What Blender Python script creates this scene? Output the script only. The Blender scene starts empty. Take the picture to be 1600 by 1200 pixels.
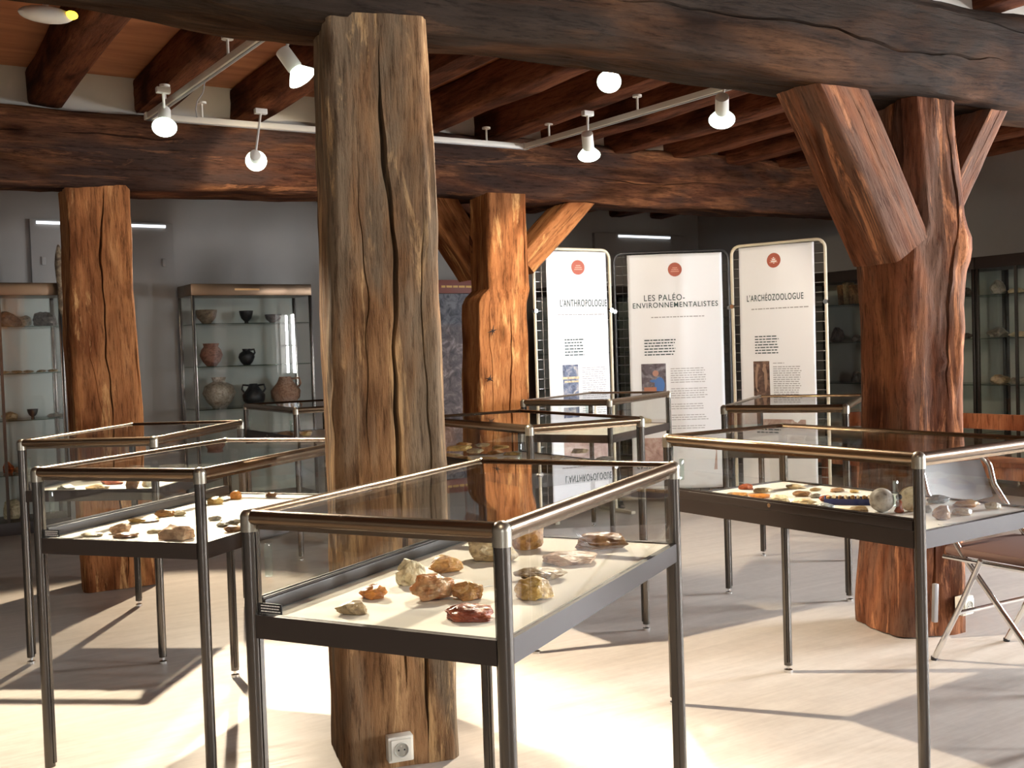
import bpy, bmesh, math, random
from mathutils import Vector, Matrix, noise
PI = math.pi
scene = bpy.context.scene
COL = scene.collection

# ------------------------------------------------------------------ camera
CAM_R = Vector((0.99948237, -0.00102039, -0.03215497))
CAM_U = Vector((0.03217116, 0.03170126, 0.9989795))
CAM_F = Vector((0.0, 0.99949687, -0.03171768))
CAM_H = 1.3234
FOC = 1650.2
cam_data = bpy.data.cameras.new('camera')
cam_data.sensor_width = 36.0
cam_data.lens = FOC / 1600 * 36
cam_data.clip_start = 0.05
cam = bpy.data.objects.new('camera', cam_data)
COL.objects.link(cam)
mw = Matrix((CAM_R, CAM_U, -CAM_F)).transposed().to_4x4()
mw.translation = (0, 0, CAM_H)
cam.matrix_world = mw
scene.camera = cam

def ray(px, py):
    return CAM_R * ((px - 800) / FOC) - CAM_U * ((py - 600) / FOC) + CAM_F
def at_z(px, py, z):
    d = ray(px, py)
    return Vector((0, 0, CAM_H)) + d * ((z - CAM_H) / d.z)
def at_y(px, py, Y):
    d = ray(px, py)
    return Vector((0, 0, CAM_H)) + d * (Y / d.y)
def at_line(px, py, P, dr):
    d = ray(px, py)
    n = Vector((-dr[1], dr[0]))
    t = (n.x * P[0] + n.y * P[1]) / (n.x * d.x + n.y * d.y)
    return Vector((0, 0, CAM_H)) + d * t

# room axes: U runs along the beams, N across them
U = Vector((0.85, 0.527, 0)).normalized()
N = Vector((-U.y, U.x, 0))
YAW = math.atan2(U.y, U.x)
def un(u, n, z=0.0):
    return U * u + N * n + Vector((0, 0, z))

# ------------------------------------------------------------------ world, exposure
world = bpy.data.worlds.new('world')
scene.world = world
world.use_nodes = True
bg = world.node_tree.nodes['Background']
bg.inputs['Color'].default_value = (0.90, 0.94, 1.0, 1)
bg.inputs['Strength'].default_value = 132.0
scene.view_settings.view_transform = 'Standard'
scene.view_settings.look = 'None'
scene.view_settings.gamma = 1
scene.view_settings.use_curve_mapping = False
scene.view_settings.exposure = 0.42
try:
    scene.cycles.transparent_max_bounces = 64
    scene.cycles.max_bounces = 12
    scene.cycles.diffuse_bounces = 5
    scene.cycles.glossy_bounces = 6
    scene.cycles.sample_clamp_indirect = 6.0
    scene.cycles.caustics_reflective = False
    scene.cycles.caustics_refractive = False
except Exception:
    pass
LAMP_W = 0.78       # scale of all spot lamps

# ------------------------------------------------------------------ materials
def mat(name, color=(0.8, 0.8, 0.8), rough=0.5, metal=0.0, spec=0.5, emit=None, estr=0.0):
    m = bpy.data.materials.new(name)
    m.use_nodes = True
    b = m.node_tree.nodes['Principled BSDF']
    b.inputs['Base Color'].default_value = (*color, 1)
    b.inputs['Roughness'].default_value = rough
    b.inputs['Metallic'].default_value = metal
    b.inputs['Specular IOR Level'].default_value = spec
    if emit:
        b.inputs['Emission Color'].default_value = (*emit, 1)
        b.inputs['Emission Strength'].default_value = estr
    return m

class NT:
    def __init__(s, m):
        s.t = m.node_tree; s.n = s.t.nodes; s.l = s.t.links; s.b = s.n.get('Principled BSDF')
    def new(s, typ, **kw):
        n = s.n.new(typ)
        for k, v in kw.items(): setattr(n, k, v)
        return n
    def link(s, a, b): s.l.new(a, b)
    def coords(s, scale=(1, 1, 1), rnd=True, kind='Object'):
        tc = s.new('ShaderNodeTexCoord')
        out = tc.outputs[kind]
        if rnd:
            oi = s.new('ShaderNodeObjectInfo')
            mu = s.new('ShaderNodeMath', operation='MULTIPLY'); mu.inputs[1].default_value = 37.0
            s.link(oi.outputs['Random'], mu.inputs[0])
            ad = s.new('ShaderNodeVectorMath', operation='ADD')
            s.link(out, ad.inputs[0]); s.link(mu.outputs[0], ad.inputs[1])
            out = ad.outputs[0]
        mp = s.new('ShaderNodeMapping'); mp.inputs['Scale'].default_value = scale
        s.link(out, mp.inputs['Vector'])
        return mp.outputs[0]
    def noise(s, vec, scale=1.0, detail=4, rough=0.55, dist=0.0):
        n = s.new('ShaderNodeTexNoise')
        n.inputs['Scale'].default_value = scale; n.inputs['Detail'].default_value = detail
        n.inputs['Roughness'].default_value = rough; n.inputs['Distortion'].default_value = dist
        s.link(vec, n.inputs['Vector'])
        return n.outputs['Fac']
    def ramp(s, fac, stops):
        r = s.new('ShaderNodeValToRGB')
        e = r.color_ramp.elements
        while len(e) > 1: e.remove(e[-1])
        e[0].position = stops[0][0]; e[0].color = (*stops[0][1], 1)
        for p, c in stops[1:]:
            x = e.new(p); x.color = (*c, 1)
        s.link(fac, r.inputs[0])
        return r.outputs[0]
    def mix(s, fac, a, b, mode='MIX'):
        m = s.new('ShaderNodeMix', data_type='RGBA', blend_type=mode)
        if isinstance(fac, (int, float)): m.inputs[0].default_value = fac
        else: s.link(fac, m.inputs[0])
        for i, v in ((6, a), (7, b)):
            if isinstance(v, tuple): m.inputs[i].default_value = (*v, 1)
            else: s.link(v, m.inputs[i])
        return m.outputs[2]
    def bump(s, h, strength=0.3, dist=0.01):
        b = s.new('ShaderNodeBump'); b.inputs['Strength'].default_value = strength
        b.inputs['Distance'].default_value = dist
        s.link(h, b.inputs['Height']); s.link(b.outputs[0], s.b.inputs['Normal'])

def wood(name, dark, mid, light, grey=None, greyamt=0.5, rough=0.62, sap=0.0):
    m = mat(name, mid, rough + 0.15, spec=0.06)
    t = NT(m)
    v1 = t.coords((11, 11, 1.35)); v2 = t.coords((4.2, 4.2, 1.6)); v3 = t.coords((70, 70, 7))
    n1 = t.noise(v1, 1, 8, 0.70, 0.8)
    n2 = t.noise(v2, 1, 3, 0.5, 0.6)
    n3 = t.noise(v3, 1, 5, 0.75)
    c = t.ramp(n1, [(0.26, dark), (0.46, mid), (0.74, light)])
    c2 = t.ramp(n2, [(0.36, tuple(x * 0.55 for x in mid)), (0.55, (1, 1, 1)), (1.0, (1, 1, 1))])
    c = t.mix(0.75, c, c2, 'MULTIPLY')
    if grey:
        n4 = t.noise(t.coords((3.5, 3.5, 0.8)), 1, 4, 0.6, 0.8)
        f = t.ramp(n4, [(0.50 - 0.2 * greyamt, (0, 0, 0)), (0.66 - 0.2 * greyamt, (1, 1, 1))])
        g = t.mix(n1, tuple(x * 0.45 for x in grey), tuple(min(1, x * 1.5) for x in grey))
        c = t.mix(f, c, g)
    if sap:
        n5 = t.noise(t.coords((7.5, 7.5, 0.9)), 1, 7, 0.7, 1.4)
        f5 = t.ramp(n5, [(0.56, (0, 0, 0)), (0.64, (sap, sap, sap)), (0.72, (0, 0, 0))])
        c = t.mix(f5, c, tuple(min(0.75, x * 1.9) for x in light))
        n6 = t.noise(t.coords((6.0, 6.0, 0.8)), 1, 6, 0.7, 1.4)
        f6 = t.ramp(n6, [(0.60, (0, 0, 0)), (0.68, (sap, sap, sap))])
        c = t.mix(f6, c, tuple(x * 1.2 for x in dark))
    fine = t.ramp(n3, [(0.34, (0.30, 0.26, 0.24)), (0.50, (1, 1, 1))])
    c = t.mix(0.8, c, fine, 'MULTIPLY')
    # knots: small dark rings here and there
    vo = t.new('ShaderNodeTexVoronoi'); vo.inputs['Scale'].default_value = 1.0
    t.link(t.coords((3.1, 3.1, 1.3)), vo.inputs['Vector'])
    kn = t.ramp(vo.outputs['Distance'], [(0.0, (0.12, 0.09, 0.08)), (0.07, (0.5, 0.42, 0.36)), (0.13, (1, 1, 1))])
    c = t.mix(0.85, c, kn, 'MULTIPLY')
    t.link(c, t.b.inputs['Base Color'])
    hh = t.new('ShaderNodeMath', operation='ADD'); t.link(n1, hh.inputs[0]); t.link(n3, hh.inputs[1])
    t.bump(hh.outputs[0], 0.55, 0.012)
    return m

W_POST = wood('aged_oak_grey_brown', (0.070, 0.036, 0.018), (0.275, 0.145, 0.066), (0.44, 0.25, 0.115), grey=(0.175, 0.122, 0.074), greyamt=0.40, sap=0.5)
W_WARM = wood('aged_oak_warm', (0.10, 0.036, 0.014), (0.33, 0.130, 0.046), (0.48, 0.225, 0.090), sap=0.6)
W_RED = wood('aged_oak_red_brown', (0.052, 0.021, 0.012), (0.22, 0.083, 0.040), (0.38, 0.165, 0.075), grey=(0.155, 0.086, 0.057), greyamt=0.3, sap=0.7)
W_BEAM = wood('aged_oak_beam', (0.014, 0.007, 0.004), (0.056, 0.026, 0.012), (0.120, 0.056, 0.025), grey=(0.034, 0.023, 0.016), greyamt=0.5, sap=0.15)
W_BEAM2 = wood('dark_red_oak_beam', (0.018, 0.007, 0.005), (0.080, 0.030, 0.015), (0.21, 0.090, 0.037), grey=(0.042, 0.024, 0.018), greyamt=0.3, sap=0.3)
W_JOIST = wood('dark_joist_oak', (0.026, 0.009, 0.006), (0.115, 0.038, 0.018), (0.22, 0.082, 0.038))
W_BENCH = wood('polished_orange_wood', (0.22, 0.07, 0.03), (0.46, 0.17, 0.075), (0.60, 0.27, 0.13), rough=0.35)

def ceiling_mat():
    m = mat('terracotta_ceiling', (0.42, 0.16, 0.07), 0.7)
    t = NT(m)
    v = t.coords((0.8, 5, 1), rnd=False)
    n = t.noise(v, 1.5, 5, 0.6, 0.5)
    t.link(t.ramp(n, [(0.3, (0.30, 0.10, 0.045)), (0.7, (0.52, 0.22, 0.10))]), t.b.inputs['Base Color'])
    return m
M_CEIL = ceiling_mat()
def plaster(name, a, b, rough=0.85):
    m = mat(name, a, rough)
    t = NT(m)
    n = t.noise(t.coords((1, 1, 1), rnd=False), 1.3, 5, 0.6)
    n2 = t.noise(t.coords((1, 1, 1), rnd=False), 30, 3, 0.6)
    t.link(t.ramp(n, [(0.3, a), (0.7, b)]), t.b.inputs['Base Color'])
    t.bump(n2, 0.15, 0.004)
    return m
M_WALL = plaster('grey_wall_paint', (0.285, 0.262, 0.236), (0.33, 0.303, 0.272), 0.5)
M_WALLW = plaster('white_joist_plaster', (0.50, 0.47, 0.40), (0.62, 0.58, 0.50))
def floor_mat():
    m = mat('pale_vinyl_floor', (0.5, 0.45, 0.42), 0.38, spec=0.5)
    t = NT(m)
    v = t.coords((0.6, 7, 1), rnd=False)
    n = t.noise(v, 1.6, 6, 0.65, 0.6)
    v2 = t.coords((3, 30, 1), rnd=False)
    n2 = t.noise(v2, 2.0, 4, 0.6)
    n3 = t.noise(t.coords((1, 1, 1), rnd=False), 22, 3, 0.6)
    c = t.ramp(n, [(0.3, (0.49, 0.442, 0.385)), (0.7, (0.60, 0.548, 0.485))])
    c = t.mix(0.5, c, t.ramp(n2, [(0.35, (0.80, 0.78, 0.77)), (0.6, (1, 1, 1))]), 'MULTIPLY')
    c = t.mix(0.3, c, t.ramp(n3, [(0.35, (0.82, 0.80, 0.80)), (0.6, (1, 1, 1))]), 'MULTIPLY')
    t.link(c, t.b.inputs['Base Color'])
    t.link(t.ramp(n2, [(0.3, (0.34,) * 3), (0.7, (0.48,) * 3)]), t.b.inputs['Roughness'])
    return m
M_FLOOR = floor_mat()

def brushed(name, color, rough, metal=0.9):
    return mat(name, color, rough, metal)
M_BRONZE = brushed('bronze_anodised', (0.175, 0.118, 0.072), 0.27)
M_LEG = brushed('grey_bronze_anodised', (0.115, 0.102, 0.088), 0.22)
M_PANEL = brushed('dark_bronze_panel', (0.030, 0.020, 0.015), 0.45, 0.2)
M_JOINT = brushed('satin_alloy_joint', (0.33, 0.30, 0.24), 0.34)
M_CHROME = brushed('chrome', (0.78, 0.77, 0.74), 0.12, 1.0)
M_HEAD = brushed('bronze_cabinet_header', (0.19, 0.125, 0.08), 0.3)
M_CRACK = mat('dark_crack', (0.02, 0.01, 0.006), 0.9)
M_BLACK = mat('black_plastic', (0.012, 0.012, 0.013), 0.4)
M_WHITE = mat('white_lacquer', (0.72, 0.69, 0.62), 0.4)
M_RAIL = mat('cream_track_paint', (0.62, 0.57, 0.49), 0.45)
M_SOCKET = mat('ivory_socket_plastic', (0.78, 0.74, 0.62), 0.35)
M_BED = mat('cream_display_board', (0.80, 0.76, 0.67), 0.8)
M_PAPER = mat('white_paper', (0.82, 0.80, 0.74), 0.8)
M_TEXT = mat('teal_black_ink', (0.03, 0.06, 0.065), 0.7)
M_GTEXT = mat('grey_ink', (0.33, 0.33, 0.34), 0.7)
M_LOGO = mat('brick_red_ink', (0.36, 0.085, 0.05), 0.6)
M_LOGO2 = mat('pale_red_ink', (0.62, 0.30, 0.22), 0.6)
M_CREAMFR = mat('cream_enamel', (0.66, 0.60, 0.46), 0.35)
M_DARKFR = mat('black_enamel', (0.03, 0.03, 0.032), 0.35)
M_WIRE = mat('grey_wire', (0.35, 0.34, 0.33), 0.4, 0.5)
M_REDBAND = mat('dark_red_band', (0.20, 0.045, 0.025), 0.5)
M_YELLOW = mat('ochre_lettering', (0.70, 0.42, 0.10), 0.5)
M_SEAT = mat('brown_vinyl', (0.15, 0.085, 0.065), 0.55, spec=0.3)
M_BACKV = mat('grey_vinyl', (0.12, 0.105, 0.10), 0.62, spec=0.25)
M_CABBACK = mat('pale_green_grey_panel', (0.40, 0.42, 0.37), 0.6)
M_SHUT = mat('grey_shutter_paint', (0.31, 0.287, 0.26), 0.45)
M_BULB = mat('halogen_light', (1, 1, 1), 0.3, emit=(1.0, 0.86, 0.62), estr=60)
M_BULBD = mat('halogen_reflector', (0.8, 0.8, 0.8), 0.3, emit=(0.85, 1.0, 0.85), estr=3.0)
M_AMBER = mat('amber_light', (1, 0.6, 0.05), 0.3, emit=(1.0, 0.62, 0.03), estr=4.0)
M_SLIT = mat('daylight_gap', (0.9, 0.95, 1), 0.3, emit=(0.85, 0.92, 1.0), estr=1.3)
M_BLUE = mat('navy_velvet', (0.02, 0.03, 0.13), 0.8)
M_CARD = mat('yellowish_card', (0.62, 0.52, 0.28), 0.8)

def glass(name, tint=(0.982, 0.990, 0.984), ior=1.42):
    m = bpy.data.materials.new(name); m.use_nodes = True
    t = NT(m); t.n.clear()
    out = t.new('ShaderNodeOutputMaterial')
    tr = t.new('ShaderNodeBsdfTransparent'); tr.inputs[0].default_value = (*tint, 1)
    gl = t.new('ShaderNodeBsdfGlossy'); gl.inputs['Roughness'].default_value = 0.0
    geo = t.new('ShaderNodeNewGeometry')
    mr = t.new('ShaderNodeMapRange'); mr.inputs[3].default_value = ior; mr.inputs[4].default_value = 1 / ior
    t.link(geo.outputs['Backfacing'], mr.inputs[0])
    fr = t.new('ShaderNodeFresnel'); t.link(mr.outputs[0], fr.inputs[0])
    mx = t.new('ShaderNodeMixShader')
    t.link(fr.outputs[0], mx.inputs[0]); t.link(tr.outputs[0], mx.inputs[1]); t.link(gl.outputs[0], mx.inputs[2])
    t.link(mx.outputs[0], out.inputs[0])
    return m
M_GLASS = glass('clear_glass')
M_GEDGE = glass('greenish_glass_handle', (0.86, 0.94, 0.92), 2.0)

# ------------------------------------------------------------------ mesh helpers
class MB:
    def __init__(s): s.bm = bmesh.new()
    def box(s, c, size, rot=None, bevel=0.0):
        r = bmesh.ops.create_cube(s.bm, size=1)
        vs = r['verts']
        bmesh.ops.scale(s.bm, vec=size, verts=vs)
        if bevel:
            es = list({e for v in vs for e in v.link_edges})
            bb = bmesh.ops.bevel(s.bm, geom=es, offset=bevel, segments=2, affect='EDGES', profile=0.6)
            vs = list({v for f in bb['faces'] for v in f.verts} | {v for v in vs if v.is_valid})
            seen = set(vs); stack = list(vs)
            while stack:
                v = stack.pop()
                for e in v.link_edges:
                    o = e.other_vert(v)
                    if o not in seen: seen.add(o); stack.append(o)
            vs = list(seen)
        M = Matrix.Translation(c) @ (rot.to_4x4() if rot else Matrix.Identity(4))
        bmesh.ops.transform(s.bm, matrix=M, verts=vs)
        return s
    def cyl(s, p0, p1, r, n=14, r2=None, cap=True):
        p0 = Vector(p0); p1 = Vector(p1); d = p1 - p0
        q = d.to_track_quat('Z', 'Y').to_matrix().to_4x4()
        M = Matrix.Translation((p0 + p1) / 2) @ q
        bmesh.ops.create_cone(s.bm, cap_ends=cap, segments=n, radius1=r, radius2=r if r2 is None else r2, depth=d.length, matrix=M)
        return s
    def sphere(s, c, r, seg=14, sc=(1, 1, 1)):
        M = Matrix.Translation(c) @ Matrix.Diagonal((*sc, 1))
        bmesh.ops.create_uvsphere(s.bm, u_segments=seg, v_segments=max(6, seg // 2), radius=r, matrix=M)
        return s
    def lathe(s, prof, n=24, M=None):
        M = M or Matrix.Identity(4)
        rings = []
        for r, z in prof:
            rings.append([s.bm.verts.new(M @ Vector((r * math.cos(2 * PI * i / n), r * math.sin(2 * PI * i / n), z))) for i in range(n)])
        for a, b in zip(rings, rings[1:]):
            for i in range(n):
                s.bm.faces.new((a[i], a[(i + 1) % n], b[(i + 1) % n], b[i]))
        for rg, flip in ((rings[0], True), (rings[-1], False)):
            try: s.bm.faces.new(rg[::-1] if flip else rg)
            except Exception: pass
        return s
    def tube(s, pts, r, n=10, closed=False):
        pts = [Vector(p) for p in pts]
        rings = []; m = len(pts); up = None
        for i, p in enumerate(pts):
            a = pts[(i - 1) % m] if (closed or i > 0) else p
            b = pts[(i + 1) % m] if (closed or i < m - 1) else p
            t = (b - a).normalized()
            if up is None:
                up = Vector((0, 0, 1)) if abs(t.z) < 0.9 else Vector((1, 0, 0))
            x = t.cross(up).normalized(); y = x.cross(t).normalized(); up = y
            rings.append([s.bm.verts.new(p + x * r * math.cos(2 * PI * k / n) + y * r * math.sin(2 * PI * k / n)) for k in range(n)])
        L = list(zip(rings, rings[1:])) + ([(rings[-1], rings[0])] if closed else [])
        for a, b in L:
            for k in range(n):
                s.bm.faces.new((a[k], a[(k + 1) % n], b[(k + 1) % n], b[k]))
        if not closed:
            s.bm.faces.new(rings[0][::-1]); s.bm.faces.new(rings[-1])
        return s
    def mesh(s, name, m, smooth=True, angle=35):
        bmesh.ops.recalc_face_normals(s.bm, faces=s.bm.faces)
        me = bpy.data.meshes.new(name)
        s.bm.to_mesh(me); s.bm.free()
        for x in (m if isinstance(m, (list, tuple)) else [m]): me.materials.append(x)
        if smooth:
            me.polygons.foreach_set('use_smooth', [True] * len(me.polygons))
            try: me.set_sharp_from_angle(angle=math.radians(angle))
            except Exception: pass
        return me
    def obj(s, name, m, parent=None, smooth=True, angle=35):
        return link(name, s.mesh(name, m, smooth, angle), parent)

def link(name, data, parent=None):
    o = bpy.data.objects.new(name, data)
    COL.objects.link(o)
    if parent: o.parent = parent
    return o
def tag(o, label=None, cat=None, group=None, kind=None):
    if label: o['label'] = label
    if cat: o['category'] = cat
    if group: o['group'] = group
    if kind: o['kind'] = kind
    return o
def empty(name, loc=(0, 0, 0), rz=0.0):
    o = link(name, None); o.location = loc; o.rotation_euler = (0, 0, rz)
    o.empty_display_size = 0.1
    return o
def structure(name, mb, m, parent=None):
    o = mb.obj(name, m, parent)
    if not parent: o['kind'] = 'structure'
    return o
def cube_between(name, a, b, w, h, m, up=Vector((0, 0, 1))):
    pass

def frame_matrix(origin, zdir, ydir):
    z = Vector(zdir).normalized(); y = Vector(ydir); y = (y - z * y.dot(z)).normalized(); x = y.cross(z)
    M = Matrix((x, y, z)).transposed().to_4x4(); M.translation = origin
    return M

def timber(name, p0, p1, w, h, ydir, m, seed=0, rough=0.012, cracks=(), wf=None, offs=None, per=None, step=0.05, chamfer=0.02, parent=None, knobs=()):
    """A hewn timber from p0 to p1; local z runs along it. cracks: (side position 0..4, depth, half width, z0, z1, wander)
    wf: [(t, sw, sh)] width factors, offs: [(t, dx, dy)] axis offsets, per: fine points round."""
    p0 = Vector(p0); p1 = Vector(p1); L = (p1 - p0).length
    per = per or 64
    M = frame_matrix(p0, p1 - p0, ydir)
    rnd = random.Random(seed)
    def interp(tab, t):
        if not tab: return None
        if t <= tab[0][0]: return tab[0][1:]
        for a, b in zip(tab, tab[1:]):
            if t <= b[0]:
                f = (t - a[0]) / (b[0] - a[0]); f = f * f * (3 - 2 * f)
                return tuple(x + (y - x) * f for x, y in zip(a[1:], b[1:]))
        return tab[-1][1:]
    nz = max(3, int(L / step) + 1)
    bm = bmesh.new(); rings = []
    base_s = [4.0 * i / per for i in range(per)]
    for k in range(nz):
        t = k / (nz - 1); z = L * t
        sw, sh = interp(wf, t) or (1, 1)
        dx, dy = interp(offs, t) or (0, 0)
        hw, hh = w / 2 * sw, h / 2 * sh
        ss = list(base_s)
        dep = [0.0] * per
        for ci, c in enumerate(cracks):
            sc, depth, half, z0, z1, wand = c
            i0 = int(round(sc / 4 * per)) % per
            scz = sc + wand * (noise.noise(Vector((z * 1.6, seed * 3.1 + ci * 7.7, 0))) + 0.35 * noise.noise(Vector((z * 7, ci * 3.3, 1.0))))
            for j in range(-8, 9):
                f = 1 - abs(j) / 9
                idx = (i0 + j) % per
                ss[idx] = ss[idx] + (scz - base_s[i0]) * f
            if z0 <= z <= z1:
                e = min(1, (z - z0) / 0.25, (z1 - z) / 0.25); e = max(0, e)
                wv = half * (0.5 + 0.8 * abs(noise.noise(Vector((z * 2.3, ci, 5.0))))) * e / (w / 1.0)
                ss[(i0 - 1) % per] = (scz - wv) ; ss[(i0 + 1) % per] = (scz + wv)
                dep[i0] = depth * e
        ring = []
        for i in range(per):
            s = ss[i] % 4.0
            side = int(s); f = s - side
            if side == 0: x, y, nx, ny = -hw + 2 * hw * f, -hh, 0, -1
            elif side == 1: x, y, nx, ny = hw, -hh + 2 * hh * f, 1, 0
            elif side == 2: x, y, nx, ny = hw - 2 * hw * f, hh, 0, 1
            else: x, y, nx, ny = -hw, hh - 2 * hh * f, -1, 0
            # rounded / waney corners
            ch = chamfer * (1 + 0.9 * noise.noise(Vector((z * 1.3, side * 5.1, seed))))
            ex = hw - abs(x); ey = hh - abs(y)
            d = max(ex, ey)
            if d < ch:
                q = (ch - d) * 0.42
                x -= math.copysign(q, x); y -= math.copysign(q, y)
            r = rough * (noise.noise(Vector((x * 3.5 + seed * 11, y * 3.5, z * 1.4))) * 1.3 + 0.5 * noise.noise(Vector((x * 14, y * 14 + seed, z * 5))) + 0.18 * noise.noise(Vector((x * 45, y * 45 + seed, z * 9))))
            for (ks, kz, kr, kh) in knobs:
                ds = min(abs(s - ks), 4 - abs(s - ks)) * w
                q = (ds * ds + (z - kz) ** 2) / (kr * kr)
                if q < 1: r += kh * (1 - q) ** 2
            r -= dep[i]
            ring.append(bm.verts.new((x + nx * r + dx, y + ny * r + dy, z)))
        rings.append(ring)
    for a, b in zip(rings, rings[1:]):
        for i in range(per):
            bm.faces.new((a[i], a[(i + 1) % per], b[(i + 1) % per], b[i]))
    bm.faces.new(rings[0][::-1]); bm.faces.new(rings[-1])
    bmesh.ops.recalc_face_normals(bm, faces=bm.faces)
    me = bpy.data.meshes.new(name); bm.to_mesh(me); bm.free()
    me.materials.append(m)
    me.polygons.foreach_set('use_smooth', [True] * len(me.polygons))
    me.set_sharp_from_angle(angle=math.radians(40))
    o = link(name, me)
    if parent:
        o.parent = parent; o.matrix_parent_inverse = Matrix.Identity(4)
        bpy.context.view_layer.update()
        o.matrix_local = parent.matrix_world.inverted() @ M
    else:
        o.matrix_world = M
    return o

# ------------------------------------------------------------------ room shell
RU, LU, BN, FN = 8.66, -5.5, 9.62, -8.0     # right / left / back / front wall positions along U and N
ZC = 3.02                                     # underside of the ceiling boards
def slab(name, u0, u1, n0, n1, z0, z1, m, parent=None):
    mb = MB(); mb.box((0, 0, 0), (u1 - u0, n1 - n0, z1 - z0))
    o = mb.obj(name, m, parent, smooth=False)
    o.location = un((u0 + u1) / 2, (n0 + n1) / 2, (z0 + z1) / 2); o.rotation_euler = (0, 0, YAW)
    o['kind'] = 'structure'
    return o
slab('floor', LU - .2, RU + .2, FN - .2, BN + .2, -0.1, 0, M_FLOOR)
slab('ceiling', LU - .2, RU + .2, FN - .2, BN + .2, ZC, ZC + 0.1, M_CEIL)
slab('wall_back', LU - .2, RU + .2, BN, BN + 0.2, 0, ZC, M_WALL)
slab('wall_left', LU - .2, LU, FN, BN, 0, ZC, M_WALL)

def wall_with_windows(name, along, a0, a1, fixed, wins, thick=0.25):
    """along 'n' : wall plane at u=fixed ; along 'u' : wall plane at n=fixed."""
    mb = MB(); s = 1 if along == 'n' else -1
    def piece(b0, b1, z0, z1):
        if along == 'n': mb.box(((0 + thick / 2), (b0 + b1) / 2, (z0 + z1) / 2), (thick, b1 - b0, z1 - z0))
        else: mb.box(((b0 + b1) / 2, -thick / 2, (z0 + z1) / 2), (b1 - b0, thick, z1 - z0))
    cur = a0
    for c, w, z0, z1 in wins:
        piece(cur, c - w / 2, 0, ZC); piece(c - w / 2, c + w / 2, 0, z0); piece(c - w / 2, c + w / 2, z1, ZC); cur = c + w / 2
    piece(cur, a1, 0, ZC)
    o = mb.obj(name, M_WALL, smooth=False); o['kind'] = 'structure'
    o.location = un(fixed, 0) if along == 'n' else un(0, fixed); o.rotation_euler = (0, 0, YAW)
    return o
WR = [(-5.9, 1.3, 0.9, 2.4), (-2.2, 1.3, 0.9, 2.4), (1.5, 1.3, 0.9, 2.4)]
WF = [(-2.5, 0.8, 1.0, 2.0)]
wall_with_windows('wall_right', 'n', FN, BN, RU, WR)
wall_with_windows('wall_front', 'u', LU, RU, FN, WF)
wi = 1
for along, fixed, wins in (('n', RU, WR), ('u', FN, WF)):
    for c, w, z0, z1 in wins:
        mb = MB()
        def bar(b0, b1, y0, y1):
            if along == 'n': mb.box((0.12, (b0 + b1) / 2, (y0 + y1) / 2), (0.06, b1 - b0, y1 - y0))
            else: mb.box(((b0 + b1) / 2, -0.12, (y0 + y1) / 2), (b1 - b0, 0.06, y1 - y0))
        bar(c - w / 2, c + w / 2, z0, z0 + .06); bar(c - w / 2, c + w / 2, z1 - .06, z1)
        bar(c - w / 2, c - w / 2 + .06, z0, z1); bar(c + w / 2 - .06, c + w / 2, z0, z1)
        bar(c - .04, c + .04, z0, z1)
        bar(c - w / 2, c + w / 2, z0 + .7, z0 + .73)
        o = structure('window_%d' % wi, mb, M_WHITE); wi += 1
        o.location = un(fixed, 0) if along == 'n' else un(0, fixed); o.rotation_euler = (0, 0, YAW)
        # portal marking the window opening for the sky light
        ld = bpy.data.lights.new('window_portal', 'AREA'); ld.shape = 'RECTANGLE'; ld.size = w; ld.size_y = z1 - z0
        ld.cycles.is_portal = True
        lo = link('window_portal', ld)
        if along == 'n': pos = un(RU + .2, c, (z0 + z1) / 2); d = -U
        else: pos = un(c, FN - .2, (z0 + z1) / 2); d = N
        lo.matrix_world = Matrix.Translation(pos) @ (-d).to_track_quat('Z', 'Y').to_matrix().to_4x4()

# closed shuttered windows in the back wall, daylight leaking along the head
def closed_window(name, pxl, pxr, sxl, sxr, ys):
    P = un(0, BN); a = at_line(pxl, ys, P, U); b = at_line(pxr, ys, P, U)
    ztop = (a.z + b.z) / 2 + 0.03
    ua, ub = a.dot(U), b.dot(U)
    mb = MB(); mb.box((0, 0, 0), (ub - ua, 0.05, ztop - 0.5), bevel=0.008)
    o = mb.obj(name, M_SHUT); o['kind'] = 'structure'
    o.location = un((ua + ub) / 2, BN - .025, (ztop + .5) / 2); o.rotation_euler = (0, 0, YAW)
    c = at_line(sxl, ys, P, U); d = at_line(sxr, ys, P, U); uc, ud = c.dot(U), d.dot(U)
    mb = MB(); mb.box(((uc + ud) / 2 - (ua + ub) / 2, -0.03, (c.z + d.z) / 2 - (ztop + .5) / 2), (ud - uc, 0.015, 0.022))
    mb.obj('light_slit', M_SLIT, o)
    for fx in (-0.42, 0.42):
        mb = MB(); mb.box((fx * (ub - ua), -0.035, (ztop - .5) / 2 - 0.35), (0.03, 0.02, 0.07), bevel=.004)
        mb.obj('shutter_hinge', M_SHUT, o)
    return o
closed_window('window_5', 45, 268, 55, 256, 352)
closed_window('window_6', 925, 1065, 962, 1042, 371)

# wall pipe near the back right corner
pp = at_line(1097, 360, un(0, BN - .04), U)
o = MB().cyl((0, 0, 0), (0, 0, ZC), 0.028).obj('wall_pipe', M_SHUT)
o.location = (pp.x, pp.y, 0)
for z in (0.5, 1.6, 2.6):
    MB().cyl((0, 0, z), (0, 0, z + .03), 0.036).obj('pipe_clip', M_SHUT, o)
tag(o, 'thin grey vertical pipe on the back wall above the white banners', 'pipe')

# ------------------------------------------------------------------ big timbers
PB = Vector((-2.48, 6.10, 0))      # a point on the back beam's front face
def bb(u_off, z): return PB + U * u_off + Vector((0, 0, z))
# posts
bpL = Vector((-2.40, 6.30, 0))
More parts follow.
